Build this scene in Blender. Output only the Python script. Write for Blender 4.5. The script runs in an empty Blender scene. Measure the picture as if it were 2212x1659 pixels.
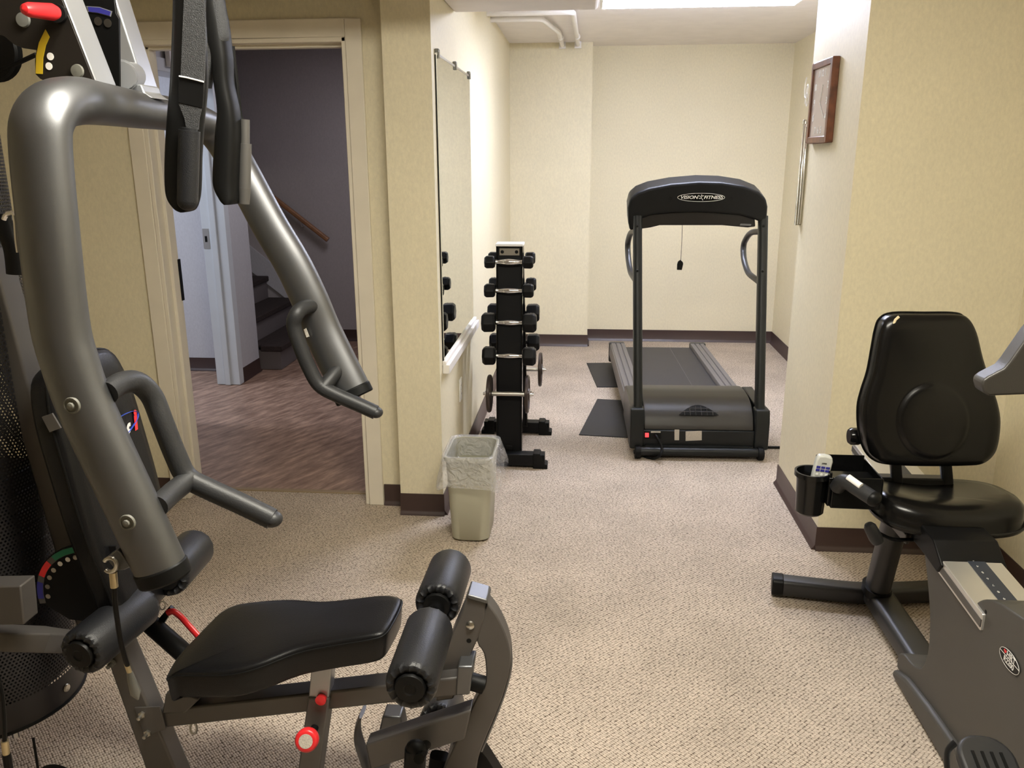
import bpy, bmesh, math, random
from mathutils import Vector, Matrix
random.seed(7)
PI = math.pi
V = Vector
COL = bpy.context.scene.collection

# ------------------------------------------------------------------ camera
CX, CY, F, H = 1106.0, 829.5, 1795.0, 1.57
Yc = V((1265-CX, CY-336, -F)).normalized()
Zc = V((-26, 6528, F)); Zc = (Zc - Yc*Zc.dot(Yc)).normalized()
Xc = Yc.cross(Zc)
cam_d = bpy.data.cameras.new('camera'); cam = bpy.data.objects.new('camera', cam_d); COL.objects.link(cam)
M = Matrix(((*Xc, 0), (*Yc, 0), (*Zc, H), (0, 0, 0, 1)))
cam.matrix_world = M
cam_d.sensor_width = 36; cam_d.sensor_fit = 'HORIZONTAL'; cam_d.lens = F/2212*36
cam_d.clip_start = .02; cam_d.clip_end = 60
bpy.context.scene.camera = cam

def ray(px, py):
    d = V(((px-CX)/F, (CY-py)/F, -1.0))
    return V((d.dot(Xc), d.dot(Yc), d.dot(Zc)))
def P(px, py, Y):                       # survey point on the vertical plane y = Y
    r = ray(px, py); t = Y/r.y; return V((r.x*t, Y, H+r.z*t))
def PZ(px, py, z):
    r = ray(px, py); t = (z-H)/r.z; return V((r.x*t, r.y*t, z))
def PX(px, py, X):
    r = ray(px, py); t = X/r.x; return V((X, r.y*t, H+r.z*t))
def PP(px, py, a, b, c):                # plane z = a + b x + c y
    r = ray(px, py); t = (a-H)/(r.z-b*r.x-c*r.y); return V((r.x*t, r.y*t, H+r.z*t))
def xz(pts, Y): return [(p.x, p.z) for p in (P(a, b, Y) for a, b in pts)]

# ------------------------------------------------------------------ materials
def newmat(name):
    m = bpy.data.materials.new(name); m.use_nodes = True
    nt = m.node_tree; b = nt.nodes['Principled BSDF']; return m, nt, b
def lk(nt, a, b): nt.links.new(a, b)
def mat(name, c, rough=.5, metal=0., coat=0., bump=0., bscale=200., var=0., vscale=8., emis=0., spec=.5):
    m, nt, b = newmat(name)
    b.inputs['Base Color'].default_value = (*c, 1); b.inputs['Roughness'].default_value = rough
    b.inputs['Metallic'].default_value = metal; b.inputs['Coat Weight'].default_value = coat
    b.inputs['Coat Roughness'].default_value = .15
    b.inputs['Specular IOR Level'].default_value = spec
    if emis:
        b.inputs['Emission Color'].default_value = (*c, 1); b.inputs['Emission Strength'].default_value = emis
    tc = nt.nodes.new('ShaderNodeTexCoord')
    if bump:
        n = nt.nodes.new('ShaderNodeTexNoise'); n.inputs['Scale'].default_value = bscale; n.inputs['Detail'].default_value = 3
        bp = nt.nodes.new('ShaderNodeBump'); bp.inputs['Strength'].default_value = bump; bp.inputs['Distance'].default_value = .002
        lk(nt, tc.outputs['Object'], n.inputs['Vector']); lk(nt, n.outputs['Fac'], bp.inputs['Height']); lk(nt, bp.outputs['Normal'], b.inputs['Normal'])
    if True:
        n = nt.nodes.new('ShaderNodeTexNoise'); n.inputs['Scale'].default_value = vscale; n.inputs['Detail'].default_value = 4
        r = nt.nodes.new('ShaderNodeValToRGB'); v = max(var, .03)
        r.color_ramp.elements[0].position = .3; r.color_ramp.elements[1].position = .7
        r.color_ramp.elements[0].color = tuple(x*(1-v) for x in c)+(1,); r.color_ramp.elements[1].color = tuple(min(1, x*(1+v)) for x in c)+(1,)
        lk(nt, tc.outputs['Object'], n.inputs['Vector']); lk(nt, n.outputs['Fac'], r.inputs['Fac']); lk(nt, r.outputs['Color'], b.inputs['Base Color'])
    return m

def wall_material(name, c):
    m, nt, b = newmat(name); b.inputs['Roughness'].default_value = .55; b.inputs['Specular IOR Level'].default_value = .35
    tc = nt.nodes.new('ShaderNodeTexCoord')
    n1 = nt.nodes.new('ShaderNodeTexNoise'); n1.inputs['Scale'].default_value = 90; n1.inputs['Detail'].default_value = 6; n1.inputs['Roughness'].default_value = .7
    n2 = nt.nodes.new('ShaderNodeTexNoise'); n2.inputs['Scale'].default_value = 2.2; n2.inputs['Detail'].default_value = 2
    mp = nt.nodes.new('ShaderNodeMapping'); mp.inputs['Scale'].default_value = (1, 1, .55)
    lk(nt, tc.outputs['Object'], mp.inputs['Vector']); lk(nt, mp.outputs['Vector'], n1.inputs['Vector']); lk(nt, tc.outputs['Object'], n2.inputs['Vector'])
    r = nt.nodes.new('ShaderNodeValToRGB')
    r.color_ramp.elements[0].position = .3; r.color_ramp.elements[1].position = .72
    r.color_ramp.elements[0].color = tuple(x*.88 for x in c)+(1,); r.color_ramp.elements[1].color = tuple(min(1, x*1.07) for x in c)+(1,)
    mx = nt.nodes.new('ShaderNodeMath'); mx.operation = 'MULTIPLY_ADD'; mx.inputs[1].default_value = .75
    m2 = nt.nodes.new('ShaderNodeMath'); m2.operation = 'MULTIPLY'; m2.inputs[1].default_value = .25
    lk(nt, n2.outputs['Fac'], m2.inputs[0]); lk(nt, n1.outputs['Fac'], mx.inputs[0]); lk(nt, m2.outputs[0], mx.inputs[2])
    lk(nt, mx.outputs[0], r.inputs['Fac']); lk(nt, r.outputs['Color'], b.inputs['Base Color'])
    bp = nt.nodes.new('ShaderNodeBump'); bp.inputs['Strength'].default_value = .25; bp.inputs['Distance'].default_value = .0015
    lk(nt, n1.outputs['Fac'], bp.inputs['Height']); lk(nt, bp.outputs['Normal'], b.inputs['Normal'])
    return m

def carpet_material():
    m, nt, b = newmat('carpet_loops'); b.inputs['Roughness'].default_value = .95; b.inputs['Specular IOR Level'].default_value = .1
    tc = nt.nodes.new('ShaderNodeTexCoord'); mp = nt.nodes.new('ShaderNodeMapping')
    mp.inputs['Scale'].default_value = (96, 150, 1); m0 = nt.nodes.new('ShaderNodeMapping'); m0.inputs['Rotation'].default_value = (0, 0, math.radians(45))
    lk(nt, tc.outputs['Object'], m0.inputs['Vector']); lk(nt, m0.outputs['Vector'], mp.inputs['Vector'])
    vo = nt.nodes.new('ShaderNodeTexVoronoi'); vo.voronoi_dimensions = '2D'; vo.inputs['Scale'].default_value = 1; vo.inputs['Randomness'].default_value = .33
    lk(nt, mp.outputs['Vector'], vo.inputs['Vector'])
    r = nt.nodes.new('ShaderNodeValToRGB')
    e = r.color_ramp.elements
    e[0].position = .34; e[0].color = (.57, .485, .395, 1); e[1].position = .64; e[1].color = (.085, .06, .045, 1)
    x = e.new(.52); x.color = (.40, .325, .255, 1)
    lk(nt, vo.outputs['Distance'], r.inputs['Fac'])
    nz = nt.nodes.new('ShaderNodeTexNoise'); nz.inputs['Scale'].default_value = 3.2; nz.inputs['Detail'].default_value = 5
    lk(nt, tc.outputs['Object'], nz.inputs['Vector'])
    mr = nt.nodes.new('ShaderNodeMapRange'); mr.inputs['From Min'].default_value = .3; mr.inputs['From Max'].default_value = .7
    mr.inputs['To Min'].default_value = .88; mr.inputs['To Max'].default_value = 1.1
    lk(nt, nz.outputs['Fac'], mr.inputs['Value'])
    n3 = nt.nodes.new('ShaderNodeTexWhiteNoise'); n3.noise_dimensions = '3D'
    lk(nt, vo.outputs['Position'], n3.inputs['Vector'])
    mr2 = nt.nodes.new('ShaderNodeMapRange'); mr2.inputs['To Min'].default_value = .86; mr2.inputs['To Max'].default_value = 1.08
    lk(nt, n3.outputs['Value'], mr2.inputs['Value'])
    mu = nt.nodes.new('ShaderNodeMath'); mu.operation = 'MULTIPLY'; lk(nt, mr.outputs[0], mu.inputs[0]); lk(nt, mr2.outputs[0], mu.inputs[1])
    vm = nt.nodes.new('ShaderNodeVectorMath'); vm.operation = 'SCALE'
    lk(nt, r.outputs['Color'], vm.inputs[0]); lk(nt, mu.outputs[0], vm.inputs['Scale']); lk(nt, vm.outputs['Vector'], b.inputs['Base Color'])
    bp = nt.nodes.new('ShaderNodeBump'); bp.inputs['Strength'].default_value = .7; bp.inputs['Distance'].default_value = .004; bp.invert = True
    lk(nt, vo.outputs['Distance'], bp.inputs['Height']); lk(nt, bp.outputs['Normal'], b.inputs['Normal'])
    return m

def vinyl_material():
    m, nt, b = newmat('vinyl_sheet'); b.inputs['Roughness'].default_value = .42
    tc = nt.nodes.new('ShaderNodeTexCoord'); mp = nt.nodes.new('ShaderNodeMapping')
    mp.inputs['Scale'].default_value = (4, 19, 1); m0 = nt.nodes.new('ShaderNodeMapping'); m0.inputs['Rotation'].default_value = (0, 0, math.radians(-64))
    lk(nt, tc.outputs['Object'], m0.inputs['Vector']); lk(nt, m0.outputs['Vector'], mp.inputs['Vector'])
    n = nt.nodes.new('ShaderNodeTexNoise'); n.inputs['Scale'].default_value = 1.4; n.inputs['Detail'].default_value = 8; n.inputs['Roughness'].default_value = .65
    lk(nt, mp.outputs['Vector'], n.inputs['Vector'])
    r = nt.nodes.new('ShaderNodeValToRGB'); e = r.color_ramp.elements
    e[0].position = .3; e[0].color = (.15, .085, .058, 1); e[1].position = .74; e[1].color = (.60, .40, .29, 1)
    x = e.new(.5); x.color = (.31, .20, .145, 1)
    lk(nt, n.outputs['Fac'], r.inputs['Fac']); lk(nt, r.outputs['Color'], b.inputs['Base Color'])
    return m

def perforated_material():
    m, nt, b = newmat('perforated_black_steel')
    b.inputs['Base Color'].default_value = (.03, .028, .03, 1); b.inputs['Metallic'].default_value = .5; b.inputs['Roughness'].default_value = .42
    tc = nt.nodes.new('ShaderNodeTexCoord'); sx = nt.nodes.new('ShaderNodeSeparateXYZ'); lk(nt, tc.outputs['UV'], sx.inputs[0])
    def mth(op, *a):
        n = nt.nodes.new('ShaderNodeMath'); n.operation = op
        for i, v in enumerate(a):
            if isinstance(v, (int, float)): n.inputs[i].default_value = v
            else: lk(nt, v, n.inputs[i])
        return n.outputs[0]
    p = .0085; q = p*1.732
    def cell(ou, ov):
        u = mth('SUBTRACT', mth('FRACT', mth('ADD', mth('DIVIDE', sx.outputs[0], p), ou)), .5)
        v = mth('MULTIPLY', mth('SUBTRACT', mth('FRACT', mth('ADD', mth('DIVIDE', sx.outputs[1], q), ov)), .5), 1.732)
        return mth('ADD', mth('MULTIPLY', u, u), mth('MULTIPLY', v, v))
    d = mth('MINIMUM', cell(0, 0), cell(.5, .5))
    hole = mth('LESS_THAN', d, .085)
    inside = mth('MULTIPLY', mth('GREATER_THAN', sx.outputs[1], .07), mth('GREATER_THAN', sx.outputs[0], .0))
    fac = mth('MULTIPLY', hole, inside)
    tr = nt.nodes.new('ShaderNodeBsdfTransparent'); mx = nt.nodes.new('ShaderNodeMixShader')
    lk(nt, fac, mx.inputs[0]); lk(nt, b.outputs[0], mx.inputs[1]); lk(nt, tr.outputs[0], mx.inputs[2])
    lk(nt, mx.outputs[0], nt.nodes['Material Output'].inputs['Surface'])
    return m

def film_material():
    m, nt, b = newmat('clear_plastic_film')
    b.inputs['Base Color'].default_value = (.95, .95, .97, 1); b.inputs['Roughness'].default_value = .06; b.inputs['Specular IOR Level'].default_value = 1.0; b.inputs['Coat Weight'].default_value = 1.0
    tc = nt.nodes.new('ShaderNodeTexCoord'); n = nt.nodes.new('ShaderNodeTexNoise'); n.inputs['Scale'].default_value = 26; n.inputs['Detail'].default_value = 4
    n.inputs['Distortion'].default_value = 1.5
    bp = nt.nodes.new('ShaderNodeBump'); bp.inputs['Strength'].default_value = 1.; bp.inputs['Distance'].default_value = .035
    lk(nt, tc.outputs['Object'], n.inputs['Vector']); lk(nt, n.outputs['Fac'], bp.inputs['Height']); lk(nt, bp.outputs['Normal'], b.inputs['Normal'])
    tr = nt.nodes.new('ShaderNodeBsdfTransparent'); tr.inputs[0].default_value = (.97, .97, .98, 1)
    mx = nt.nodes.new('ShaderNodeMixShader'); mx.inputs[0].default_value = .70
    lk(nt, b.outputs[0], mx.inputs[1]); lk(nt, tr.outputs[0], mx.inputs[2]); lk(nt, mx.outputs[0], nt.nodes['Material Output'].inputs['Surface'])
    return m

WALLC = (.80, .73, .535)
m_wall = wall_material('vinyl_wallpaper', WALLC)
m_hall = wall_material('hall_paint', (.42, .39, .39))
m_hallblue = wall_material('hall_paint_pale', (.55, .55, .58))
m_ceil = mat('ceiling_paint', (.86, .81, .78), .8, bump=.1, bscale=120)
m_soffit = mat('soffit_paint', (.78, .73, .70), .8, bump=.1, bscale=120)
m_carpet = carpet_material(); m_vinyl = vinyl_material()
m_base = mat('brown_vinyl_base', (.052, .030, .026), .38)
m_trim = mat('cream_door_paint', (.80, .74, .62), .45, bump=.1, bscale=40)
m_trimw = mat('white_trim_paint', (.85, .82, .78), .4)
m_trimb = mat('pale_blue_door_paint', (.62, .66, .70), .45)
m_silver = mat('silver_grey_powder_coat', (.165, .168, .175), .43, .9, bump=.06, bscale=900, var=.04)
m_silver2 = mat('bright_silver_paint', (.40, .41, .43), .35, .6, var=.03)
m_gun = mat('dark_grey_paint', (.115, .11, .105), .42, .5, var=.04)
m_frame = mat('warm_grey_frame_paint', (.10, .092, .087), .45, .35, var=.05)
m_leather = mat('black_vinyl_upholstery', (.0045, .0045, .0052), .36, bump=.2, bscale=420, var=.1, spec=.3)
m_leatherg = mat('glossy_black_vinyl', (.0045, .0042, .004), .24, bump=.05, bscale=300, var=.1, spec=.3)
m_foam = mat('black_foam_cover', (.011, .0115, .0135), .40, bump=.3, bscale=500, var=.1, spec=.4)
m_grip = mat('dark_rubber_grip', (.022, .0225, .024), .46, bump=.2, bscale=300, var=.1, spec=.4)
m_black = mat('black_plastic', (.005, .005, .005), .42, spec=.2)
m_blackg = mat('glossy_black_plastic', (.004, .004, .004), .16, spec=.35)
m_blackm = mat('matte_black_steel', (.004, .004, .0045), .5, .0, spec=.2)
m_web = mat('grey_black_webbing', (.030, .031, .033), .6, bump=.9, bscale=700, var=.3, vscale=300)
m_plate = mat('dark_brown_steel_plate', (.017, .014, .012), .42, .1, var=.08, spec=.3)
m_chrome = mat('chrome', (.80, .80, .80), .10, 1.)
m_steel = mat('zinc_bolt', (.55, .53, .48), .3, 1.)
m_washer = mat('grey_plastic_washer', (.15, .147, .125), .45, .0)
m_brass = mat('brass_ferrule', (.62, .52, .32), .35, .8)
m_red = mat('red_plastic', (.72, .025, .03), .3, var=.03)
m_yellow = mat('yellow_sticker', (.62, .42, .02), .4)
m_green = mat('green_sticker', (.02, .20, .11), .4)
m_blue = mat('blue_sticker', (.03, .03, .22), .4)
m_logo_blue = mat('blue_logo_ink', (.04, .09, .55), .4)
m_white = mat('white_plastic', (.86, .85, .82), .35)
m_whitelet = mat('white_ink', (.80, .79, .76), .4)
m_clear = mat('clear_grey_plastic', (.16, .16, .145), .12)
m_belt = mat('black_running_belt', (.022, .021, .025), .55, bump=.15, bscale=600, var=.1, vscale=20)
m_rail = mat('grey_ribbed_side_rail', (.135, .125, .125), .42, .2)
m_hood = mat('charcoal_hood_plastic', (.036, .033, .029), .40, bump=.12, bscale=700)
m_tmframe = mat('charcoal_green_steel', (.0085, .0100, .0100), .42, .0, spec=.35)
m_mat = mat('black_rubber_mat', (.016, .016, .020), .6, bump=.2, bscale=400)
m_bike = mat('bike_grey_plastic', (.058, .055, .049), .45, bump=.12, bscale=700, var=.03)
m_bikef = mat('bike_frame_paint', (.030, .030, .031), .38, .2)
m_alu = mat('brushed_aluminium', (.74, .73, .71), .32, .75)
m_navy = mat('navy_label', (.028, .036, .055), .35)
m_bin = mat('beige_bin_plastic', (.40, .385, .29), .5, var=.03)
m_film = film_material()
m_wood = mat('walnut_wood', (.15, .052, .024), .35, var=.35, vscale=30)
m_woodr = mat('oak_handrail', (.27, .13, .06), .4, var=.2, vscale=30)
m_clockf = mat('frosted_clock_face', (.50, .42, .37), .18, var=.05)
m_tread = mat('dark_stair_carpet', (.030, .020, .018), .95, bump=.5, bscale=300, var=.3, vscale=60)
m_riser = mat('grey_riser', (.16, .14, .14), .8)
m_remote = mat('silver_remote_plastic', (.52, .53, .50), .35)
m_remoteblue = mat('navy_remote_key', (.03, .03, .25), .35)
m_exit = mat('red_exit_letter', (.9, .03, .12), .4, emis=1.0)
m_redlamp = mat('lit_red_switch', (1, .06, .07), .3, emis=1.2)
m_perf = perforated_material()
m_mirror = mat('mirror_silvering', (.80, .82, .79), .015, 1.)
m_rubber = mat('black_rubber', (.004, .004, .004), .5, spec=.2)
m_seam = mat('pale_belt_seam', (.09, .085, .085), .6)
m_label = mat('printed_paper_label', (.50, .46, .40), .5, var=.25, vscale=400)
m_crack = mat('worn_vinyl_backing', (.75, .62, .40), .7)
m_iron = mat('cast_iron_plate', (.045, .030, .024), .4, .3)

def lens_mat(name, c, s):
    m, nt, b = newmat(name); b.inputs['Base Color'].default_value = (.9, .9, .9, 1)
    b.inputs['Emission Color'].default_value = (*c, 1); b.inputs['Emission Strength'].default_value = s
    n = nt.nodes.new('ShaderNodeTexNoise'); n.inputs['Scale'].default_value = 40
    mr = nt.nodes.new('ShaderNodeMapRange'); mr.inputs['To Min'].default_value = s*.97; mr.inputs['To Max'].default_value = s*1.03
    lk(nt, n.outputs['Fac'], mr.inputs['Value']); lk(nt, mr.outputs[0], b.inputs['Emission Strength'])
    return m
m_lens1 = lens_mat('lit_diffuser_cool', (.88, .93, 1.16), 66)
m_lens2 = lens_mat('lit_diffuser_warm', (1.0, .95, .82), 64)
m_lens3 = lens_mat('lit_diffuser_far', (1.0, .94, .80), 30)

# ------------------------------------------------------------------ mesh builder
def fillet(pts, r, n=6):
    pts = [V(p) for p in pts]; out = [pts[0]]
    for i in range(1, len(pts)-1):
        a, b, c = pts[i-1], pts[i], pts[i+1]
        d1 = (a-b); d2 = (c-b); rr = min(r, d1.length*.49, d2.length*.49)
        p = b+d1.normalized()*rr; q = b+d2.normalized()*rr
        for k in range(n+1):
            t = k/n; out.append(p*(1-t)**2+b*2*t*(1-t)+q*t*t)
    out.append(pts[-1]); return out
def spline(pts, n=6, closed=False):
    pts = [V(p) for p in pts]; out = []; L = len(pts)
    rng = range(L) if closed else range(L-1)
    for i in rng:
        if closed: a, b, c, d = pts[i-1], pts[i], pts[(i+1) % L], pts[(i+2) % L]
        else: a, b, c, d = pts[max(i-1, 0)], pts[i], pts[i+1], pts[min(i+2, L-1)]
        for k in range(n):
            t = k/n
            out.append(.5*((2*b)+(c-a)*t+(2*a-5*b+4*c-d)*t*t+(3*b-a-3*c+d)*t*t*t))
    if not closed: out.append(pts[-1])
    return out
class MB:
    def __init__(s): s.bm = bmesh.new(); s.uv = None
    def face(s, vs):
        try: return s.bm.faces.new(vs)
        except ValueError: return None
    def box(s, x0, x1, y0, y1, z0, z1, M=None):
        c = [V((x, y, z)) for z in (z0, z1) for y in (y0, y1) for x in (x0, x1)]
        if M: c = [M @ p for p in c]
        v = [s.bm.verts.new(p) for p in c]
        for f in ((0, 2, 3, 1), (4, 5, 7, 6), (0, 1, 5, 4), (2, 6, 7, 3), (0, 4, 6, 2), (1, 3, 7, 5)): s.face([v[i] for i in f])
        return s
    def prism(s, pts, vec):                # pts: list of 3D points, extruded along vec
        vec = V(vec); a = [s.bm.verts.new(V(p)) for p in pts]; b = [s.bm.verts.new(V(p)+vec) for p in pts]; n = len(pts)
        s.face(a[::-1]); s.face(b)
        for i in range(n): s.face([a[i], a[(i+1) % n], b[(i+1) % n], b[i]])
        return s
    def pxz(s, pts, y0, y1): return s.prism([(x, y0, z) for x, z in pts], (0, y1-y0, 0))
    def pyz(s, pts, x0, x1): return s.prism([(x0, y, z) for y, z in pts], (x1-x0, 0, 0))
    def pxy(s, pts, z0, z1): return s.prism([(x, y, z0) for x, y in pts], (0, 0, z1-z0))
    def rings(s, rings, caps=True, closed=False):
        R = [[s.bm.verts.new(p) for p in r] for r in rings]; n = len(R[0])
        for i in range(len(R)-1+(1 if closed else 0)):
            a, b = R[i], R[(i+1) % len(R)]
            for k in range(n): s.face([a[k], a[(k+1) % n], b[(k+1) % n], b[k]])
        if caps and not closed: s.face(R[0][::-1]); s.face(R[-1])
        return s
    def tube(s, path, r, seg=16, r2=None, hint=None, closed=False, caps=True, radii=None):
        path = [V(p) for p in path]; n = len(path); rings = []; prev = None
        for i, p in enumerate(path):
            if closed: t = path[(i+1) % n]-path[i-1]
            else: t = path[min(i+1, n-1)]-path[max(i-1, 0)]
            t.normalize()
            if hint is not None: u = V(hint)-t*V(hint).dot(t)
            elif prev is None:
                u = V((0, 0, 1)) if abs(t.z) < .9 else V((1, 0, 0)); u = u-t*u.dot(t)
            else: u = prev-t*prev.dot(t)
            u.normalize(); prev = u; w = t.cross(u)
            a = radii[i] if radii else r; b = (a if r2 is None else r2)
            rings.append([p+u*a*math.cos(2*PI*k/seg)+w*b*math.sin(2*PI*k/seg) for k in range(seg)])
        return s.rings(rings, caps, closed)
    def rtube(s, path, a, b, hint, cr=.3, k=4):   # rounded rectangular tube
        path = [V(p) for p in path]; n = len(path); rings = []
        sec = []
        c = min(a, b)*cr
        for qx, qy, a0 in ((1, 1, 0), (-1, 1, 90), (-1, -1, 180), (1, -1, 270)):
            for j in range(k+1):
                t = math.radians(a0+90*j/k); sec.append((qx*(a-c)+c*math.cos(t), qy*(b-c)+c*math.sin(t)))
        for i, p in enumerate(path):
            t = (path[min(i+1, n-1)]-path[max(i-1, 0)]).normalized()
            u = (V(hint)-t*V(hint).dot(t)).normalized(); w = t.cross(u)
            rings.append([p+u*x+w*y for x, y in sec])
        return s.rings(rings)
    def lathe(s, p0, axis, prof, seg=32, mod=None):  # prof: (distance along axis, radius)
        p0 = V(p0); ax = V(axis).normalized(); u = V((0, 0, 1)) if abs(ax.z) < .9 else V((1, 0, 0))
        u = (u-ax*u.dot(ax)).normalized(); w = ax.cross(u); R = []
        for j, (h, r) in enumerate(prof):
            ring = []
            for k in range(seg):
                t = 2*PI*k/seg; dh, dr = mod(j, t) if mod else (0, 0)
                rr = max(r+dr, 1e-5); ring.append(p0+ax*(h+dh)+u*rr*math.cos(t)+w*rr*math.sin(t))
            R.append(ring)
        return s.rings(R)
    def cyl(s, p0, p1, r, seg=20, r1=None):
        p0 = V(p0); p1 = V(p1); d = (p1-p0).length
        return s.lathe(p0, p1-p0, [(0, r), (d, r if r1 is None else r1)], seg)
    def sphere(s, c, r, sc=(1, 1, 1), seg=20):
        pr = []
        for k in range(seg//2+1):
            t = PI*k/(seg//2); pr.append((-math.cos(t)*r*sc[2], math.sin(t)*r))
        n0 = len(s.bm.verts); s.lathe(V(c), (0, 0, 1), pr, seg)
        s.bm.verts.ensure_lookup_table()
        for v in s.bm.verts[n0:]: v.co.x = c[0]+(v.co.x-c[0])*sc[0]; v.co.y = c[1]+(v.co.y-c[1])*sc[1]
        return s
    def grid(s, fn, nu, nv, uvfn=None):
        if uvfn and not s.uv: s.uv = s.bm.loops.layers.uv.new('UVMap')
        G = [[s.bm.verts.new(fn(i/nu, j/nv)) for j in range(nv+1)] for i in range(nu+1)]
        for i in range(nu):
            for j in range(nv):
                f = s.face([G[i][j], G[i+1][j], G[i+1][j+1], G[i][j+1]])
                if f and uvfn:
                    for l, (a, b) in zip(f.loops, ((i, j), (i+1, j), (i+1, j+1), (i, j+1))): l[s.uv].uv = uvfn(a/nu, b/nv)
        return s
    def xf(s, M): bmesh.ops.transform(s.bm, matrix=M, verts=s.bm.verts); return s

WL = {}
def place(o, parent):
    COL.objects.link(o)
    if parent is not None:
        o.parent = parent; o.location = -WL[parent.name]
        WL[o.name] = V((0, 0, 0))
    else: WL[o.name] = V((0, 0, 0))
    return o
def mesh(mb, m, angle=35):
    bmesh.ops.remove_doubles(mb.bm, verts=mb.bm.verts, dist=1e-6)
    bmesh.ops.recalc_face_normals(mb.bm, faces=mb.bm.faces)
    me = bpy.data.meshes.new('mesh'); mb.bm.to_mesh(me); mb.bm.free()
    me.materials.append(m)
    for p in me.polygons: p.use_smooth = True
    me.set_sharp_from_angle(angle=math.radians(angle)); return me
def part(name, mb, m, parent=None, bevel=0, seg=2, angle=35, label=None, thick=0):
    me = mesh(mb, m, angle); o = bpy.data.objects.new(name, me); place(o, parent)
    if thick:
        md = o.modifiers.new('thickness', 'SOLIDIFY'); md.thickness = thick; md.offset = 0
    if bevel:
        md = o.modifiers.new('bevel', 'BEVEL'); md.width = bevel; md.segments = seg; md.limit_method = 'ANGLE'; md.angle_limit = math.radians(30); md.harden_normals = False
    if label: o['label'] = label
    return o
def thing(name, label, cat, loc=(0, 0, 0), group=None):
    o = bpy.data.objects.new(name, None); COL.objects.link(o); o.location = loc; o.empty_display_size = .05
    o['label'] = label; o['category'] = cat
    if group: o['group'] = group
    WL[o.name] = V(loc); return o
def tag(o, label, cat, group=None):
    o['label'] = label; o['category'] = cat
    if group: o['group'] = group
    vs = [v.co for v in o.data.vertices]
    c = V((sum(v.x for v in vs)/len(vs), sum(v.y for v in vs)/len(vs), min(v.z for v in vs)))
    for v in o.data.vertices: v.co -= c
    o.location = c; WL[o.name] = c; return o
def struct(name, mb, m, parent=None, bevel=0, angle=35):
    o = part(name, mb, m, parent, bevel, angle=angle)
    if parent is None: o['kind'] = 'structure'
    return o
def text(name, s, size, M, m, parent, ext=.0004, shear=0., off=0., sx=1.):
    c = bpy.data.curves.new('text', 'FONT'); c.body = s; c.size = size; c.extrude = ext; c.align_x = 'CENTER'; c.align_y = 'CENTER'; c.shear = shear; c.offset = off
    t = bpy.data.objects.new('text', c); COL.objects.link(t); bpy.context.view_layer.update()
    me = bpy.data.meshes.new_from_object(t.evaluated_get(bpy.context.evaluated_depsgraph_get()))
    bpy.data.objects.remove(t); bpy.data.curves.remove(c)
    me.transform(M @ Matrix.Diagonal((sx, 1, 1, 1))); me.materials.clear(); me.materials.append(m)
    return place(bpy.data.objects.new(name, me), parent)
def frame(o, x, y):                        # matrix with origin o, local x and y axes
    x = V(x).normalized(); y = V(y); y = (y-x*y.dot(x)).normalized(); z = x.cross(y); o = V(o)
    return Matrix(((x.x, y.x, z.x, o.x), (x.y, y.y, z.y, o.y), (x.z, y.z, z.z, o.z), (0, 0, 0, 1)))
def ellipse(a, b, n=40): return [(a*math.cos(2*PI*k/n), b*math.sin(2*PI*k/n)) for k in range(n)]

# ================================================================== ROOM
XL, XM, XR = -3.0, -.61, 1.63
YB = -4.6; CE = 2.42; SZ = 2.2
struct('floor', MB().box(XL, XR+.1, YB, 3.66, -.06, 0).box(-.7, XR+.1, 3.66, 7.3, -.06, 0), m_carpet)
struct('floor_hall', MB().box(-4.6, -.75, 3.66, 8.6, -.06, -.002), m_vinyl)
struct('trim_1', MB().box(-1.86, -.90, 3.645, 3.675, -.01, .006), mat('tan_threshold_strip', (.30, .22, .13), .5), bevel=.002)
struct('ceiling', MB().box(XL-.1, XR+.1, YB, 3.6, CE, CE+.06).box(-.7, XR+.1, 3.6, 7.3, CE, CE+.06), m_ceil)
struct('ceiling_hall', MB().box(-4.6, -.75, 3.66, 8.6, CE, CE+.06), m_ceil)
struct('ceiling_soffit', MB().box(XL, .042, 2.38, 3.45, SZ, CE).box(XM, .042, 3.45, 4.06, SZ, CE), m_soffit, bevel=.012)
struct('wall_back', MB().box(-.62, XR+.1, 7.2, 7.3, 0, CE), m_wall)
struct('wall_back_projection', MB().box(-.62, .042, 6.95, 7.2, 0, CE), m_wall)
struct('wall_left', MB().box(-.805, XM, 3.44, 7.25, 0, CE), m_wall)
struct('wall_right', MB().box(XR, XR+.1, YB, 7.2, 0, CE), m_wall)
struct('wall_right_pillar', MB().box(.975, XR, 3.22, 3.94, 0, CE), m_wall)
struct('wall_front', MB().box(XL, XR, YB-.1, YB, 0, CE), m_wall)
struct('wall_far_left', MB().box(XL-.1, XL, YB, 3.6, 0, CE), m_wall)
DX0, DX1, DZ = -1.865, -.975, 2.035
mb = MB(); mb.box(XL, DX0, 3.54, 3.66, 0, CE).box(DX1, -.805, 3.54, 3.66, 0, CE).box(DX0, DX1, 3.54, 3.66, DZ, CE)
struct('wall_door', mb, m_wall)
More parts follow.
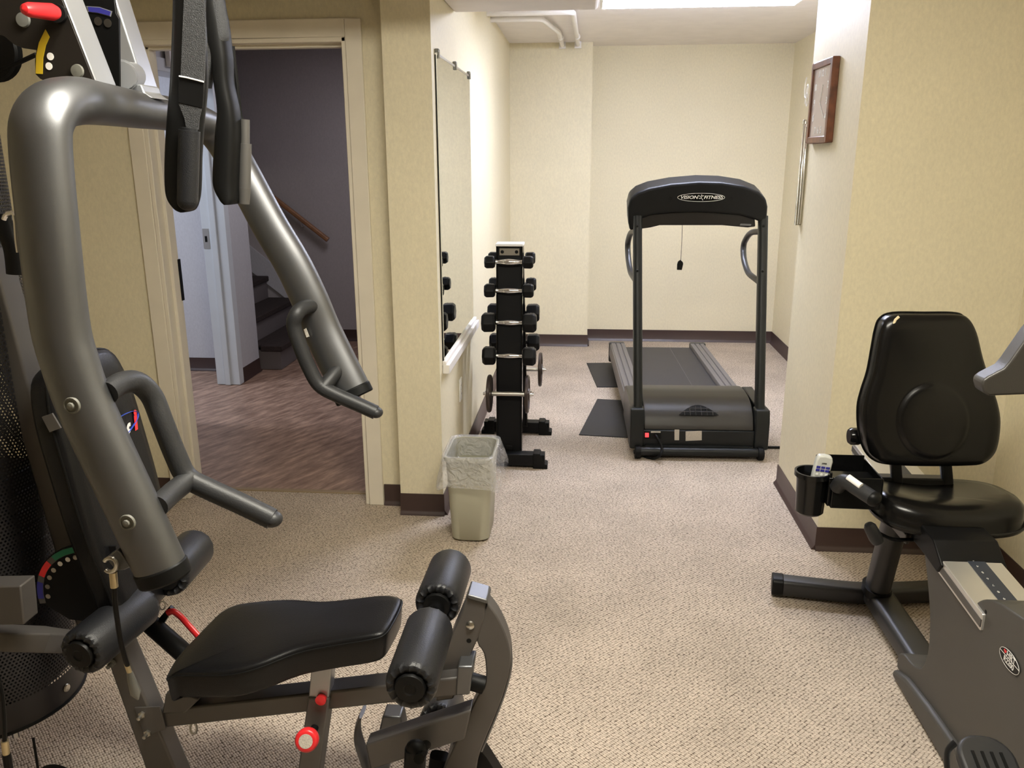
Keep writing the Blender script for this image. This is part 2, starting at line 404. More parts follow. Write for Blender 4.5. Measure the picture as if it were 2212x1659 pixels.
# door casing + jambs + stops
def casing(x0, x1, z1, y):
    mb = MB(); w = .068
    mb.box(x0-w, x0, y-.016, y, 0, z1+w).box(x1, x1+w, y-.016, y, 0, z1+w).box(x0, x1, y-.016, y, z1, z1+w)
    mb.box(x0, x0+.018, y-.010, y+.135, 0, z1).box(x1-.018, x1, y-.010, y+.135, 0, z1).box(x0, x1, y-.010, y+.135, z1-.018, z1)
    mb.box(x0+.018, x0+.032, y+.045, y+.09, 0, z1-.018).box(x1-.032, x1-.018, y+.045, y+.09, 0, z1-.018).box(x0+.018, x1-.018, y+.045, y+.09, z1-.032, z1-.018)
    return mb
dc = struct('door_1', casing(DX0, DX1, DZ, 3.54), m_trim, bevel=.003)
part('strike_plate', MB().box(DX0+.006, DX0+.0215, 3.662, 3.684, .93, 1.12), m_rubber, dc)
# baseboards : coved brown vinyl, 0.1 m
def bb(name, p, q, n):                     # p,q 2D ends, n outward normal
    mb = MB(); p = V((*p, 0)); q = V((*q, 0)); n = V((*n, 0)); d = q-p
    prof = [(0, 0), (.018, 0), (.016, .006), (.009, .014), (.005, .022), (.004, .1), (0, .1)]
    mb.prism([p+n*a+V((0, 0, b)) for a, b in prof], d)
    return struct(name, mb, m_base, angle=50)
bb('baseboard_door', (-.905, 3.54), (-.805, 3.54), (0, -1)); bb('baseboard_door.001', (XL, 3.54), (DX0-.07, 3.54), (0, -1))
bb('baseboard_column', (-.807, 3.44), (-.606, 3.44), (0, -1))
bb('baseboard_left', (XM, 3.44), (XM, 6.95), (1, 0))
bb('baseboard_back_projection', (XM, 6.95), (.046, 6.95), (0, -1)); bb('baseboard_back_return', (.042, 6.95), (.042, 7.2), (1, 0))
bb('baseboard_back', (.042, 7.2), (XR, 7.2), (0, -1))
bb('baseboard_right', (XR, 3.94), (XR, 7.2), (-1, 0)); bb('baseboard_right.001', (XR, YB), (XR, 3.22), (-1, 0))
bb('baseboard_pillar', (.975, 3.216), (.975, 3.94), (-1, 0)); bb('baseboard_pillar.001', (.971, 3.22), (XR, 3.22), (0, -1))
# ---------- hall behind the door
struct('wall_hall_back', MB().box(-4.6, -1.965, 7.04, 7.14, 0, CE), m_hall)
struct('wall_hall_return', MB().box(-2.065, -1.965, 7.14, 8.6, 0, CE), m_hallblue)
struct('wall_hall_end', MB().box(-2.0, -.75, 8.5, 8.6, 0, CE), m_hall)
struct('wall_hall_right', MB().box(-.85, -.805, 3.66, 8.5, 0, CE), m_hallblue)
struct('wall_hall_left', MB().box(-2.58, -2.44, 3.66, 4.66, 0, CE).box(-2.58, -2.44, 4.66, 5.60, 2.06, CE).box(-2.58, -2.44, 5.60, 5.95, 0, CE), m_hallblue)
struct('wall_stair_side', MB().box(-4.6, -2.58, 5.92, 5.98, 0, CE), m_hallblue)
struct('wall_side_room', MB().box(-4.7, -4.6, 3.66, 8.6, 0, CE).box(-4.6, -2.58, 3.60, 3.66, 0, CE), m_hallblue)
mb = MB(); mb.box(-2.595, -2.425, 5.535, 5.605, 0, 2.13).box(-2.595, -2.425, 4.66, 5.535, 2.045, 2.12)
mb.box(-2.53, -2.49, 5.520, 5.535, 0, 2.045)
d2 = struct('door_2', mb, m_trimb, bevel=.003)
mb = MB().box(-2.592, -2.548, 5.5325, 5.536, .965, 1.10)
sp = part('strike_plate', mb, m_steel, d2); part('latch_hole', MB().box(-2.578, -2.562, 5.531, 5.533, 1.01, 1.05), m_rubber, sp)
bb('baseboard_hall_return', (-2.44, 5.60), (-2.44, 5.95), (1, 0)); bb('baseboard_stair_side', (-4.6, 5.92), (-2.58, 5.92), (0, -1))
bb('baseboard_hall_back', (-2.25, 7.04), (-1.961, 7.04), (0, -1)); bb('baseboard_hall_corner', (-1.965, 7.04), (-1.965, 8.5), (1, 0))
st = thing('staircase', 'carpeted flight of stairs with dark treads seen through the open doorway', 'stairs', (-2.7, 6.5, 0))
for k in range(7):
    xn = -2.262-.235*k; z = .19*(k+1)
    part('riser', MB().box(xn-.26, xn-.022, 5.985, 7.035, .002 if k == 0 else z-.21, z-.02), m_riser, st)
    y0 = 5.93 if k == 0 else 5.985
    pts = [(xn, y0), (xn, 7.035), (xn-.26, 7.035), (xn-.26, 5.985), (-2.435, 5.985), (-2.435, y0)] if k == 0 else [(xn, y0), (xn, 7.035), (xn-.26, 7.035), (xn-.26, y0)]
    if k == 0: pts = [(-2.262, 5.96), (-2.262, 7.035), (-2.522, 7.035), (-2.522, 5.985), (-2.43, 5.985), (-2.43, 5.96)]
    part('tread', MB().pxy(pts, z-.045, z), m_tread, st, bevel=.008)
part('stringer', MB().pxz([(-2.44, .25), (-4.0, 1.51), (-4.0, 1.75), (-2.44, .47)], 7.02, 7.038), m_hallblue, st)
a = V((-3.3, 6.965, 1.785)); b = V((-2.165, 6.965, .888))
hr = thing('handrail', 'sloping brown wooden handrail fixed to the stair wall beyond the doorway', 'handrail', (-2.7, 6.97, 1.3))
part('rail', MB().rtube([a, b], .022, .019, (0, 1, 0), .6), m_woodr, hr)
for t in (.3, .8):
    p = a.lerp(b, t); part('bracket', MB().tube(fillet([p+V((0, 0, -.02)), p+V((0, .005, -.07)), p+V((0, .075, -.075))], .02), .006, 8), m_steel, hr)
ex = thing('exit_sign', 'red-lettered exit sign above the hall door, mostly behind the black straps', 'sign', (-2.36, 5.1, 2.2))
part('sign_box', MB().box(-2.424, -2.395, 4.925, 5.235, 2.075, 2.26), m_white, ex, bevel=.004)
text('lettering', 'EXIT', .15, frame((-2.392, 5.085, 2.165), (0, 1, 0), (0, 0, 1)), m_exit, ex, off=.004, sx=.8)

# ---------- ceiling fixture in the alcove, and the one over the room
def fixture(name, x0, x1, y0, y1, mlens, label):
    t = thing(name, label, 'ceiling light', ((x0+x1)/2, (y0+y1)/2, CE))
    part('housing', MB().box(x0-.012, x1+.012, y0-.008, y1+.008, CE-.028, CE-.001), m_white, t, bevel=.002)
    pr = [(y0, CE-.028), (y0+.01, CE-.055), (y0+.035, CE-.07), (y1-.035, CE-.07), (y1-.01, CE-.055), (y1, CE-.028)]
    part('diffuser', MB().pyz(pr, x0, x1), mlens, t)
    for x in (x0-.012, x1-.002): part('end_cap', MB().pyz([(a, b-.002 if b < CE-.03 else b) for a, b in pr], x, x+.014), m_white, t, bevel=.002)
    return t
fixture('ceiling_light', .075, 1.11, 4.73, 5.03, m_lens1, 'bright white wraparound fluorescent light on the alcove ceiling')
fixture('ceiling_light', -.52, .64, 1.00, 1.30, m_lens2, 'wraparound fluorescent light on the ceiling above the room')

# pipes
zt = CE-.022
for k, (pts, lab) in enumerate((([(XM, 5.39, zt), (-.09, 5.39, zt), (-.075, 6.95, zt)], 'outer white painted pipe bent across the alcove ceiling'),
                 ([(XM, 5.60, zt-.004), (-.29, 5.60, zt-.004), (-.20, 6.20, zt-.004), (-.195, 6.95, zt-.004)], 'inner white painted pipe bent across the alcove ceiling'))):
    t = thing('ceiling_pipe', lab, 'pipe', pts[1])
    part('pipe', MB().tube(fillet(pts, .05), .0165, 14), m_trimw, t)
    part('coupling', MB().tube([V(pts[-1])+V((0, -.5, 0)), V(pts[-1])+V((0, -.46, 0))], .021, 14), m_trimw, t)
    part('pipe_hanger', MB().box(pts[-1][0]-.026, pts[-1][0]+.026, 6.90, 6.92, CE-.05, CE-.0005), m_trimw, t)

# ================================================================== MIRROR WALL
mr = thing('wall_mirror', 'tall frameless mirror clipped to the wall beside the dumbbell rack', 'mirror', (XM, 4.0, .7))
part('backing', MB().box(XM+.0005, XM+.006, 3.512, 4.495, .70, 1.962), m_black, mr)
part('glass', MB().box(XM+.006, XM+.009, 3.512, 4.495, .70, 1.962), m_mirror, mr)
part('top_channel', MB().box(XM+.0005, XM+.011, 3.515, 4.49, 1.960, 1.969), m_steel, mr)
for y in (3.53, 4.0, 4.47):
    part('clip', MB().box(XM+.0005, XM+.017, y-.014, y+.014, 1.948, 1.985), m_clear, mr, bevel=.003)
lg = part('mirror_ledge', MB().box(XM+.0008, XM+.032, 3.50, 4.56, .645, .685).box(XM+.0008, XM+.018, 3.50, 4.56, .685, .702), m_trimw, None, bevel=.003)
tag(lg, 'white wooden ledge strip running under the wall mirror', 'ledge')
def outlet(name, label, M, plain=False):
    t = thing(name, label, 'outlet', M.translation)
    part('cover_plate', MB().box(-.036, .036, -.058, .058, .0008, .006).xf(M), m_white, t, bevel=.002)
    for s in (-1, 1):
        sk = part('socket', MB().lathe((0, s*.021, .006), (0, 0, 1), [(0, .016), (.0015, .016)], 20).xf(M), m_white, t)
        part('slots', MB().box(-.007, -.005, s*.021-.004, s*.021+.004, .0074, .0078).box(.005, .007, s*.021-.004, s*.021+.004, .0074, .0078).xf(M), m_rubber, sk)
    part('screw', MB().lathe((0, 0, .006), (0, 0, 1), [(0, .003), (.001, .003)], 10).xf(M), m_steel, t)
outlet('wall_outlet', 'white electrical outlet on the wall below the mirror', frame((XM, 4.0, .435), (0, 1, 0), (0, 0, 1)))
outlet('wall_outlet', 'white outlet cover half hidden behind the exercise bike backrest', frame((1.148, 3.22, .425), (1, 0, 0), (0, 0, 1)))

# ================================================================== CLOCK + RODS
ck = thing('wall_clock', 'rectangular clock in a deep brown wooden frame on the pillar', 'clock', (.95, 3.58, 1.62))
cy0, cy1, cz0, cz1, cxf, cxb = 3.525, 3.835, 1.616, 1.938, .946, .9745
Mck = frame((cxf, (cy0+cy1)/2, (cz0+cz1)/2), (0, -1, 0), (0, 0, 1)); hw, hh = (cy1-cy0)/2, (cz1-cz0)/2
fb = MB(); fw = .026
fb.box(-hw, -hw+fw, -hh, hh, -(cxb-cxf), 0).box(hw-fw, hw, -hh, hh, -(cxb-cxf), 0).box(-hw+fw, hw-fw, hh-fw, hh, -(cxb-cxf), 0).box(-hw+fw, hw-fw, -hh, -hh+fw, -(cxb-cxf), 0)
part('frame', fb.xf(Mck), m_wood, ck, bevel=.003)
part('face', MB().box(-hw+fw, hw-fw, -hh+fw, hh-fw, -.022, -.007).xf(Mck), m_clockf, ck)
nb = {'12': (0, 1), '1': (.42, 1), '2': (.85, .55), '3': (.85, 0), '4': (.85, -.55), '5': (.42, -1), '6': (0, -1), '7': (-.42, -1), '8': (-.85, -.55), '9': (-.85, 0), '10': (-.85, .55), '11': (-.42, 1)}
for s, (u, v) in nb.items():
    text('numeral', s, .038, Mck @ Matrix.Translation((u*(hw-.048), v*(hh-.050), -.0066)), m_whitelet, ck, off=.0006)
for ang, L in ((20, .07), (130, .1)):
    a = math.radians(ang); part('clock_hand', MB().tube([Mck @ V((0, 0, -.005)), Mck @ V((L*math.sin(a), L*math.cos(a), -.005))], .0015, 6), m_whitelet, ck)
rd = thing('chrome_rods', 'pair of slim chrome rods hanging upright behind the wall clock', 'rod', (.955, 3.93, 1.25))
for k, (y, x, r, z0, z1) in enumerate(((3.925, .9622, .0125, 1.262, 1.715), (3.905, .9657, .009, 1.268, 1.69), (3.945, .9687, .006, 1.27, 1.50))):
    part('rod', MB().lathe((x, y, z0), (0, 0, 1), [(0, r), (z1-z0-.004, r), (z1-z0, r*.8)], 18), m_chrome if k < 2 else m_gun, rd)
part('top_cap', MB().lathe((.9612, 3.925, 1.700), (0, 0, 1), [(0, .0135), (.012, .0135), (.018, .011)], 18), m_steel, rd)
cd = part('white_cord', MB().tube([V((.957+.004*math.sin(t*5), 3.93+.028*math.cos(t*2*PI*2.2)*(.6+.4*t), 1.80+.075*(t-.2)+.035*math.sin(t*2*PI*2.2))) for t in [i/60 for i in range(61)]], .0028, 8), m_white)
tag(cd, 'coiled white cord hooked on the pillar edge behind the clock', 'cord')

# ================================================================== DUMBBELL RACK
RX = -.372
rk = thing('dumbbell_rack', 'black steel upright dumbbell rack standing against the mirror wall', 'dumbbell rack', (RX, 4.34, 0))
def leanbox(y0b, y1b, y0t, y1t, x0, x1, z0, z1):
    return MB().pyz([(y0b, z0), (y1b, z0), (y1t, z1), (y0t, z1)], x0, x1)
part('front_column', leanbox(4.115, 4.165, 4.19, 4.215, RX-.062, RX+.062, .06, 1.128), m_blackm, rk, bevel=.004)
part('rear_column', leanbox(4.56, 4.61, 4.235, 4.26, RX-.062, RX+.062, .06, 1.128), m_blackm, rk, bevel=.004)
for s in (-1, 1):
    part('side_flange', MB().pyz([(4.108, .06), (4.175, .06), (4.22, 1.135), (4.182, 1.135)], RX+s*.064-.003, RX+s*.064+.003), m_blackg, rk, bevel=.001)
    part('side_flange', MB().pyz([(4.555, .06), (4.615, .06), (4.268, 1.135), (4.23, 1.135)], RX+s*.064-.003, RX+s*.064+.003), m_blackg, rk, bevel=.001)
part('top_cap', MB().box(RX-.070, RX+.070, 4.172, 4.285, 1.133, 1.146), m_white, rk, bevel=.003, label='top plate coloured white for its reflected light')  # white paints in the light reflecting off the plate
tp = part('label_plate', MB().box(RX-.050, RX+.050, 4.180, 4.185, 1.088, 1.122), m_steel, rk)
for s in (-1, 1): part('bolt', MB().lathe((RX+s*.036, 4.180, 1.105), (0, -1, 0), [(0, .009), (.003, .007)], 12), m_rubber, tp)
for y in (4.08, 4.62):
    part('foot_tube', MB().box(RX-.19, RX+.19, y-.032, y+.032, .012, .075), m_blackm, rk, bevel=.003)
    for s in (-1, 1):
        mb = MB(); pts = [(s*.205, 0), (s*.205, .022), (s*.19, .026), (s*.165, .084), (s*.13, .084), (s*.13, 0)]
        mb.prism([(RX+a, y-.037, b) for a, b in pts], (0, .074, 0)); part('foot_cap', mb, m_rubber, rk, bevel=.003)
part('base_rail', MB().box(RX-.02, RX+.02, 4.11, 4.59, .075, .10), m_blackm, rk, bevel=.003)
rows = [(1.058, .030, .034, .052, 0), (.915, .032, .037, .055, 1), (.752, .040, .052, .07, 2), (.578, .038, .050, .068, 3), (.392, 0, .098, 0, 4)]
for (z, hx, r, L, k) in rows:
    for sd in (0, 1):
        y = (4.20-.075*(1.1-z)-.052) if sd == 0 else (4.26+.327*(1.128-z)+.038)
        if sd == 0 and k == 4: y = 4.09
        xi = (4.187-.07*(1.128-z)) if sd == 0 else (4.262+.327*(1.128-z))
        for s in (-1, 1):
            part('cradle', MB().prism([(RX+s*.062, y-.02, z-.018), (RX+s*.062, y+.02, z-.018), (RX+s*.062, xi, z-.05), (RX+s*.062, xi, z-.02)], (.004, 0, 0)), m_blackm, rk)
def dumbbell(z, r, L, k, y, label, group, x=RX, num=None):
    t = thing('dumbbell', label, 'dumbbell', (x, y, z), group); g = .066
    if k < 4:
        prof = [(-g-.006, .008), (-g, .0125), (-g+.012, .0105), (-.025, .0145), (0, .016), (.025, .0145), (g-.012, .0105), (g, .0125), (g+.006, .008)]
        part('handle', MB().lathe((x, y, z), (1, 0, 0), prof, 20), m_chrome, t)
        for s in (-1, 1):
            x0 = s*(g+.004); pr = [(0, r*.80), (L*.12, r*1.0), (L*.80, r*1.04), (L, r*.80)]
            part('head', MB().lathe((x+x0, y, z), (s, 0, 0), pr, 6, None).xf(Matrix.Translation((0, y, z)) @ Matrix.Rotation(PI/6, 4, 'X') @ Matrix.Translation((0, -y, -z))), m_black, t, bevel=.004, seg=3)
            if num:
                c, zz = math.cos(PI/6), r*1.03
                n = V((0, -math.sin(PI/3), math.cos(PI/3))); n = V((0, -.866, .5)); o = V((x+x0+s*L*.48, y, z))+V((0, -math.sin(math.radians(60)), math.cos(math.radians(60))))*(r*.895)
                o = V((x+x0+s*L*.48, y, z+r*.905)); text('lettering', num, r*.62, frame(o+V((0, 0, .0015)), (1, 0, 0), (0, 1, 0)), m_gun, t)
    else:
        part('handle', MB().lathe((x, y, z), (1, 0, 0), [(-.085, .008), (-.085, .0125), (.085, .0125), (.085, .008)], 18), m_steel, t)
        for s in (-1, 1):
            pr = [(0, .02), (0, r*.95), (.005, r), (.013, r), (.018, r*.95), (.018, r*.82), (.012, r*.78), (.012, r*.35), (.022, r*.30), (.022, .0)]
            part('plate', MB().lathe((x+s*.088, y, z), (s, 0, 0), pr, 40), m_iron, t)
            part('nut', MB().lathe((x+s*.108, y, z), (s, 0, 0), [(0, .016), (.012, .016), (.012, .009), (.022, .009)], 14), m_chrome, t)
pos = ['on the top tier', 'on the second tier', 'on the middle tier', 'on the fourth tier', 'on the lowest tier']
size = ['smallest black hex', 'small black hex', 'largest black hex', 'black hex', 'round iron plate']
for (z, hx, r, L, k) in rows:
    yf = 4.148 if k < 4 else 4.09
    yr = 4.26+.327*(1.128-z)+.038
    if k == 4: yr = 4.60
    nm = {0: None, 1: '8', 2: '15', 3: '12'}.get(k)
    dumbbell(z, r, L, k, yf-.012*(1.05-z), f'{size[k]} dumbbell {pos[k]} of the rack, front side', 'dumbbells on the rack', num=nm)
    dumbbell(z, r, L, k, yr, f'{size[k]} dumbbell {pos[k]} of the rack, rear side', 'dumbbells on the rack', x=RX+(0 if k < 4 else .04), num=nm)

# ================================================================== WASTE BIN
bx0, by0 = -.478, 3.265
def rrect(cx, cy, a, b, c, n=6):
    out = []
    for qx, qy, a0 in ((1, 1, 0), (-1, 1, 90), (-1, -1, 180), (1, -1, 270)):
        for j in range(n+1):
            t = math.radians(a0+90*j/n); out.append((cx+qx*(a-c)+c*math.cos(t), cy+qy*(b-c)+c*math.sin(t)))
    return out
BXC, BYC = -.455, 3.29
wb = thing('waste_bin', 'beige rectangular plastic waste bin beside the column', 'bin', (BXC, BYC, 0))
def binring(f, z, d=0): return [V((x, y, z)) for x, y in rrect(BXC, BYC, .080+.018*f-d, .118+.022*f-d, .042)]
mb = MB(); R = [binring(0, .004, .01), binring(0, .012), binring(.5, .19), binring(.92, .362), binring(1., .366, -.006), binring(1, .380, -.006), binring(1, .383, -.002), binring(1, .38, .004), binring(.5, .19, .004), binring(.05, .02, .004)]
mb.rings(R); part('body', mb, m_bin, wb, angle=50)
for s in (-1, 1): part('rib', MB().box(BXC+s*.035-.002, BXC+s*.035+.002, BYC-.149, BYC-.142, .33, .366), m_bin, wb)
ln = MB(); random.seed(3); prof = [(.9, .30, .012), (1., .372, .006), (1., .390, 0), (1., .388, -.012), (1.02, .36, -.018), (1.1, .31, -.028), (1.15, .275, -.036), (1.12, .255, -.034)]
RR = []
for j, (f, z, d) in enumerate(prof):
    ring = binring(f, z, d); o = []
    for i, p in enumerate(ring):
        w = max(0, j-3)*.004; c = V((BXC, BYC, p.z)); dr = (p-c).normalized()
        ph = i*2*PI/len(ring); q = p+dr*(math.sin(ph*5+1)*w*.5+math.sin(ph*9+2)*w*.35+random.uniform(-1, 1)*w*.3)
        if j > 3: q.z += .010*math.sin(ph*3+.5)*(j-3)/4
        q.x = max(q.x, XM+.006); o.append(q)
    RR.append(o)
ln.rings(RR, caps=False)
lo = part('bin_liner', ln, m_film, None, angle=80)
tag(lo, 'clear plastic bag lining and overhanging the beige waste bin', 'bin liner')

# ================================================================== TREADMILL
TR = Matrix.Translation((.630, 4.33, 0)) @ Matrix.Rotation(math.radians(1.9), 4, 'Z')
TI = TR.inverted()
tm = thing('treadmill', 'dark grey treadmill with arched console standing in the alcove', 'treadmill', (.63, 4.33, 0))
def tl(px, py, Y):
    return TI @ P(px, py, Y)
W = .345
deckz = .165
for s in (-1, 1):
    sr = MB(); x0 = s*(W-.0)
    prof = []
    xs = [W-.095+k*.0316 for k in range(4)]
    pts = [(W-.10, .06), (W-.10, deckz+.028)]
    for k in range(3):
        a = W-.10+k*.036
        pts += [(a+.003, deckz+.034), (a+.028, deckz+.034), (a+.031, deckz+.027), (a+.036, deckz+.027)]
    pts += [(W+.012, deckz+.02), (W+.016, .11), (W+.0, .07)]
    sr.prism([(s*a, .42, b) for a, b in pts], (0, 1.46, 0)); part('side_rail', sr.xf(TR), m_rail, tm, bevel=.0015)
    part('rear_cap', MB().box(s*(W-.10) if s > 0 else -(W+.018), (W+.018) if s > 0 else -(W-.10), 1.875, 1.93, .05, deckz+.036).xf(TR), m_hood, tm, bevel=.012, seg=3)
    part('rear_foot', MB().cyl((s*(W-.06), 1.80, .0065), (s*(W-.06), 1.80, .06), .022).xf(TR), m_rubber, tm)
bl = part('belt', MB().prism([(-(W-.105), a, b) for a, b in ((.40, deckz-.01), (.40, deckz+.008), (1.86, deckz+.008), (1.895, deckz-.006), (1.90, deckz-.03), (1.88, deckz-.055), (.40, deckz-.05))], (2*(W-.105), 0, 0)).xf(TR), m_belt, tm, angle=60)
part('belt_seam', MB().box(.088, .092, .42, 1.86, deckz+.0082, deckz+.0088).xf(TR), m_seam, bl)
# motor hood
mb = MB(); pr = [(.44, .19), (.43, .262), (.36, .292), (.24, .300), (.12, .288), (.04, .262), (-.005, .225), (-.03, .17), (-.035, .145), (.44, .145)]
pr2 = [(p.x, p.y) for p in fillet([V((a, b, 0)) for a, b in pr], .03, 4)]
mb.pyz(pr2, -W+.055, W-.055); hd = part('motor_hood', mb.xf(TR), m_hood, tm, bevel=.006, seg=3, angle=50)
vt = MB(); 
def hoody(z): return -.004-(z-.225)*0
# vent : half-lens shape laid on the front slope
def hp(u, v):     # u across, v 0..1 up the slope
    a = V((u, -.010, .222)); b = V((u, .045, .270)); return a.lerp(b, v)+V((0, -.004, .004))
vp = [hp(-.105, 0)]+[hp(-.105+.21*k/14, .85*math.sin(PI*k/14)) for k in range(1, 14)]+[hp(.105, 0)]
vn = part('vent', MB().prism(vp, V((0, .002, .003))).xf(TR), m_rubber, hd)
vb = MB()
for k in range(1, 7):
    u = -.105+.03*k; vb.tube([hp(u, 0)+V((0, -.002, .001)), hp(u, .85*math.sin(PI*(u+.105)/.21))+V((0, -.002, .001))], .0016, 6)
for v in (.3, .6):
    w = .105*math.cos(v/.85*PI/2)*1.15; vb.tube([hp(-w, v)+V((0, -.002, .001)), hp(w, v)+V((0, -.002, .001))], .0016, 6)
part('vent_grille', vb.xf(TR), m_hood, vn)
part('front_panel', MB().box(-W+.05, W-.05, -.045, -.01, .055, .148).xf(TR), m_tmframe, tm, bevel=.004)
for s in (-1, 1):
    mb = MB(); pts = [(-.055, .045), (-.05, .20), (-.035, .262), (.0, .27), (.06, .27), (.36, .285), (.44, .26), (.44, .08), (.05, .045)]
    mb.pyz(pts, s*W-.038*s-.0, s*(W+.018)); part('side_cover', mb.xf(TR), m_hood if s < 0 else m_tmframe, tm, bevel=.008, seg=3)
    mb = MB(); mb.pyz([(-.062, .05), (-.062, .20), (-.045, .268), (.03, .268), (.045, .20), (.045, .05)], s*(W-.052), s*(W+.022)); part('upright_boot', mb.xf(TR), m_tmframe, tm, bevel=.008, seg=3)
    b0 = V((s*(W-.022), -.005, .20)); b1 = V((s*(W-.010), .295, 1.25))
    up = part('upright', MB().rtube([b0, b1], .024, .032, (1, 0, 0), .8).xf(TR), m_tmframe, tm)
    for t in (.955, .735): 
        p = b0.lerp(b1, t); part('bolt', MB().lathe(p+V((-.004, -.032, 0)), (0, -1, 0), [(0, .008), (.004, .006)], 12).xf(TR), m_rubber, up)
    p0 = b0.lerp(b1, .925)+V((0, .02, 0)); p3 = b0.lerp(b1, .67)+V((0, .02, 0)); q = V((-.012 if s > 0 else -.012, 0, 0))
    pth = fillet([p0, p0+V((-.018, .20, -.02)), p0+V((-.022, .33, -.10)), p3+V((-.022, .36, .09)), p3+V((-.015, .26, .02)), p3], .08, 6)
    part('handrail', MB().tube(pth, .0165, 14).xf(TR), m_bikef, tm)
    part('wheel', MB().lathe((s*(W-.035)+(-.0 if s > 0 else 0), -.075, .036), (s, 0, 0), [(0, .02), (0, .034), (.004, .036), (.026, .036), (.030, .033), (.030, .012), (.036, .010)], 24).xf(TR), m_rubber, tm)
part('axle_tube', MB().cyl((-W+.035, -.075, .040), (W-.035, -.075, .040), .024, 20).xf(TR), m_tmframe, tm)
part('axle_link', MB().box(-W+.06, W-.06, -.07, -.03, .03, .07).xf(TR), m_tmframe, tm)
# console : arched shell from the surveyed outline
YC_ = 4.60
outl = [(1357, 482), (1356, 450), (1361, 430), (1376, 417), (1402, 407), (1450, 398), (1510, 393), (1560, 394.5), (1608, 402), (1640, 415), (1655, 430), (1659, 448), (1657, 474), (1650, 484),
        (1632, 476), (1600, 466), (1540, 461), (1500, 460), (1450, 461), (1405, 466), (1384, 474), (1372, 495), (1361, 500)]
cpts = [P(a, b, YC_) for a, b in outl]
co = part('console', MB().prism(cpts, (0, .16, .035)), m_black, tm, bevel=.014, seg=4, angle=45)
low = [(1383, 463), (1500, 455), (1630, 463), (1632, 490), (1615, 492), (1560, 487), (1500, 487), (1425, 487), (1405, 492), (1383, 495)]
lp = part('console_underside', MB().prism([P(a, b, YC_+.02) for a, b in low], (0, .12, .02)), m_plate, tm, bevel=.006, seg=2)
part('sticker', MB().prism([P(a, b, YC_+.018) for a, b in ((1600, 483), (1623, 484), (1622, 488), (1598, 487))], (0, .001, 0)), m_silver, lp)
for a in (1448, 1580): part('screw_recess', MB().lathe(P(a, 429, YC_-.001), (0, -1, 0), [(0, .008), (.0015, .006)], 12), m_rubber, co)
lc = P(1514.5, 426.5, YC_-.0025); 
Ml = frame(lc, (1, 0, .0), (0, 0, 1)); ea = .1235; eb = .0215
part('badge', MB().prism([Ml @ V((x, y, 0)) for x, y in ellipse(ea, eb)], (0, .002, 0)), m_blackg, co)
part('badge_outline', MB().tube([Ml @ V((x, y, .001)) for x, y in ellipse(ea, eb, 60)], .0013, 6, closed=True), m_whitelet, co)
text('lettering', 'VISION', .0235, Ml @ Matrix.Translation((-.064, 0, .001)), m_whitelet, co, shear=.25, off=.0006, sx=1.25)
text('lettering', 'FITNESS', .0235, Ml @ Matrix.Translation((.063, 0, .001)), m_whitelet, co, shear=.25, off=.0006, sx=1.2)
fg = MB()
for pts in ([(-.014, .011), (-.008, .006), (0, .004), (.008, .008), (.014, .009)], [(0, .004), (.002, -.003), (.006, -.008), (.010, -.015)], [(.001, -.002), (-.006, -.006), (-.012, -.004)]):
    fg.tube([Ml @ V((x, y, .0015)) for x, y in pts], .0017, 6)
fg.lathe(Ml @ V((.002, .0115, .0015)), (0, -1, 0), [(-.001, .003), (.001, .003)], 10)
part('badge_figure', fg, m_whitelet, co)
tk = thing('safety_tether', 'small black clip dangling on a thin cord from the treadmill console', 'tether', P(1469, 583, 4.68))
part('cord', MB().tube([P(1474, 486, 4.68), P(1473, 520, 4.68), P(1470.5, 562, 4.68)], .0013, 6), m_rubber, tk)
part('clip', MB().prism([P(a, b, 4.67) for a, b in ((1462.5, 583), (1463, 571), (1465, 565), (1470, 561.5), (1475, 566), (1476, 570), (1473, 583.5))], (0, .014, 0)), m_black, tk, bevel=.002)
# controls on the front panel
YP = 4.33-.047
def YF(px): return 4.2845+(P(px, 940, 4.28).x-.63)*.0332-.0012
part('rating_label', MB().prism([P(a, b, YF(a)) for a, b in ((1481, 932), (1516, 930.5), (1516, 951), (1481, 952.5))], (0, .001, 0)), m_label, tm)
part('warning_label', MB().prism([P(a, b, YF(a)) for a, b in ((1457, 928), (1467.5, 928), (1467, 951), (1457, 951))], (0, .001, 0)), m_label, tm)
pn = part('switch_panel', MB().prism([P(a, b, YF(a)-.002) for a, b in ((1382, 932), (1428, 932), (1428, 948), (1382, 948))], (0, .004, 0)), m_black, tm)
part('power_switch', MB().prism([P(a, b, YF(a)-.005) for a, b in ((1393.5, 935.5), (1401.5, 935.5), (1401.5, 944.5), (1393.5, 944.5))], (0, .004, 0)), m_redlamp, pn)
part('breaker_button', MB().lathe(P(1386, 940, YF(1386)-.002), (0, -1, 0), [(0, .009), (.004, .009), (.004, .005), (.010, .005)], 14), m_steel, pn)
part('caption_label', MB().prism([P(a, b, YF(a)-.004) for a, b in ((1406, 931.5), (1427, 931.5), (1427, 935), (1406, 935))], (0, .001, 0)), m_label, pn)
cordp = [P(1416, 941, YF(1416)), P(1418, 943, 4.24), P(1427, 958, 4.22), P(1430, 972, 4.20), P(1426, 983, 4.18), PZ(1412, 991, .006), PZ(1395, 987, .006), PZ(1383, 979, .006), V((.36, 4.36, .008)), V((.5, 4.45, .008)), V((.9, 4.46, .008)), V((1.05, 4.45, .008)), V((1.3, 4.47, .008)), V((1.5, 4.46, .008))]
part('power_cord', MB().tube(spline(cordp, 6), .0075, 10), m_rubber, tm)

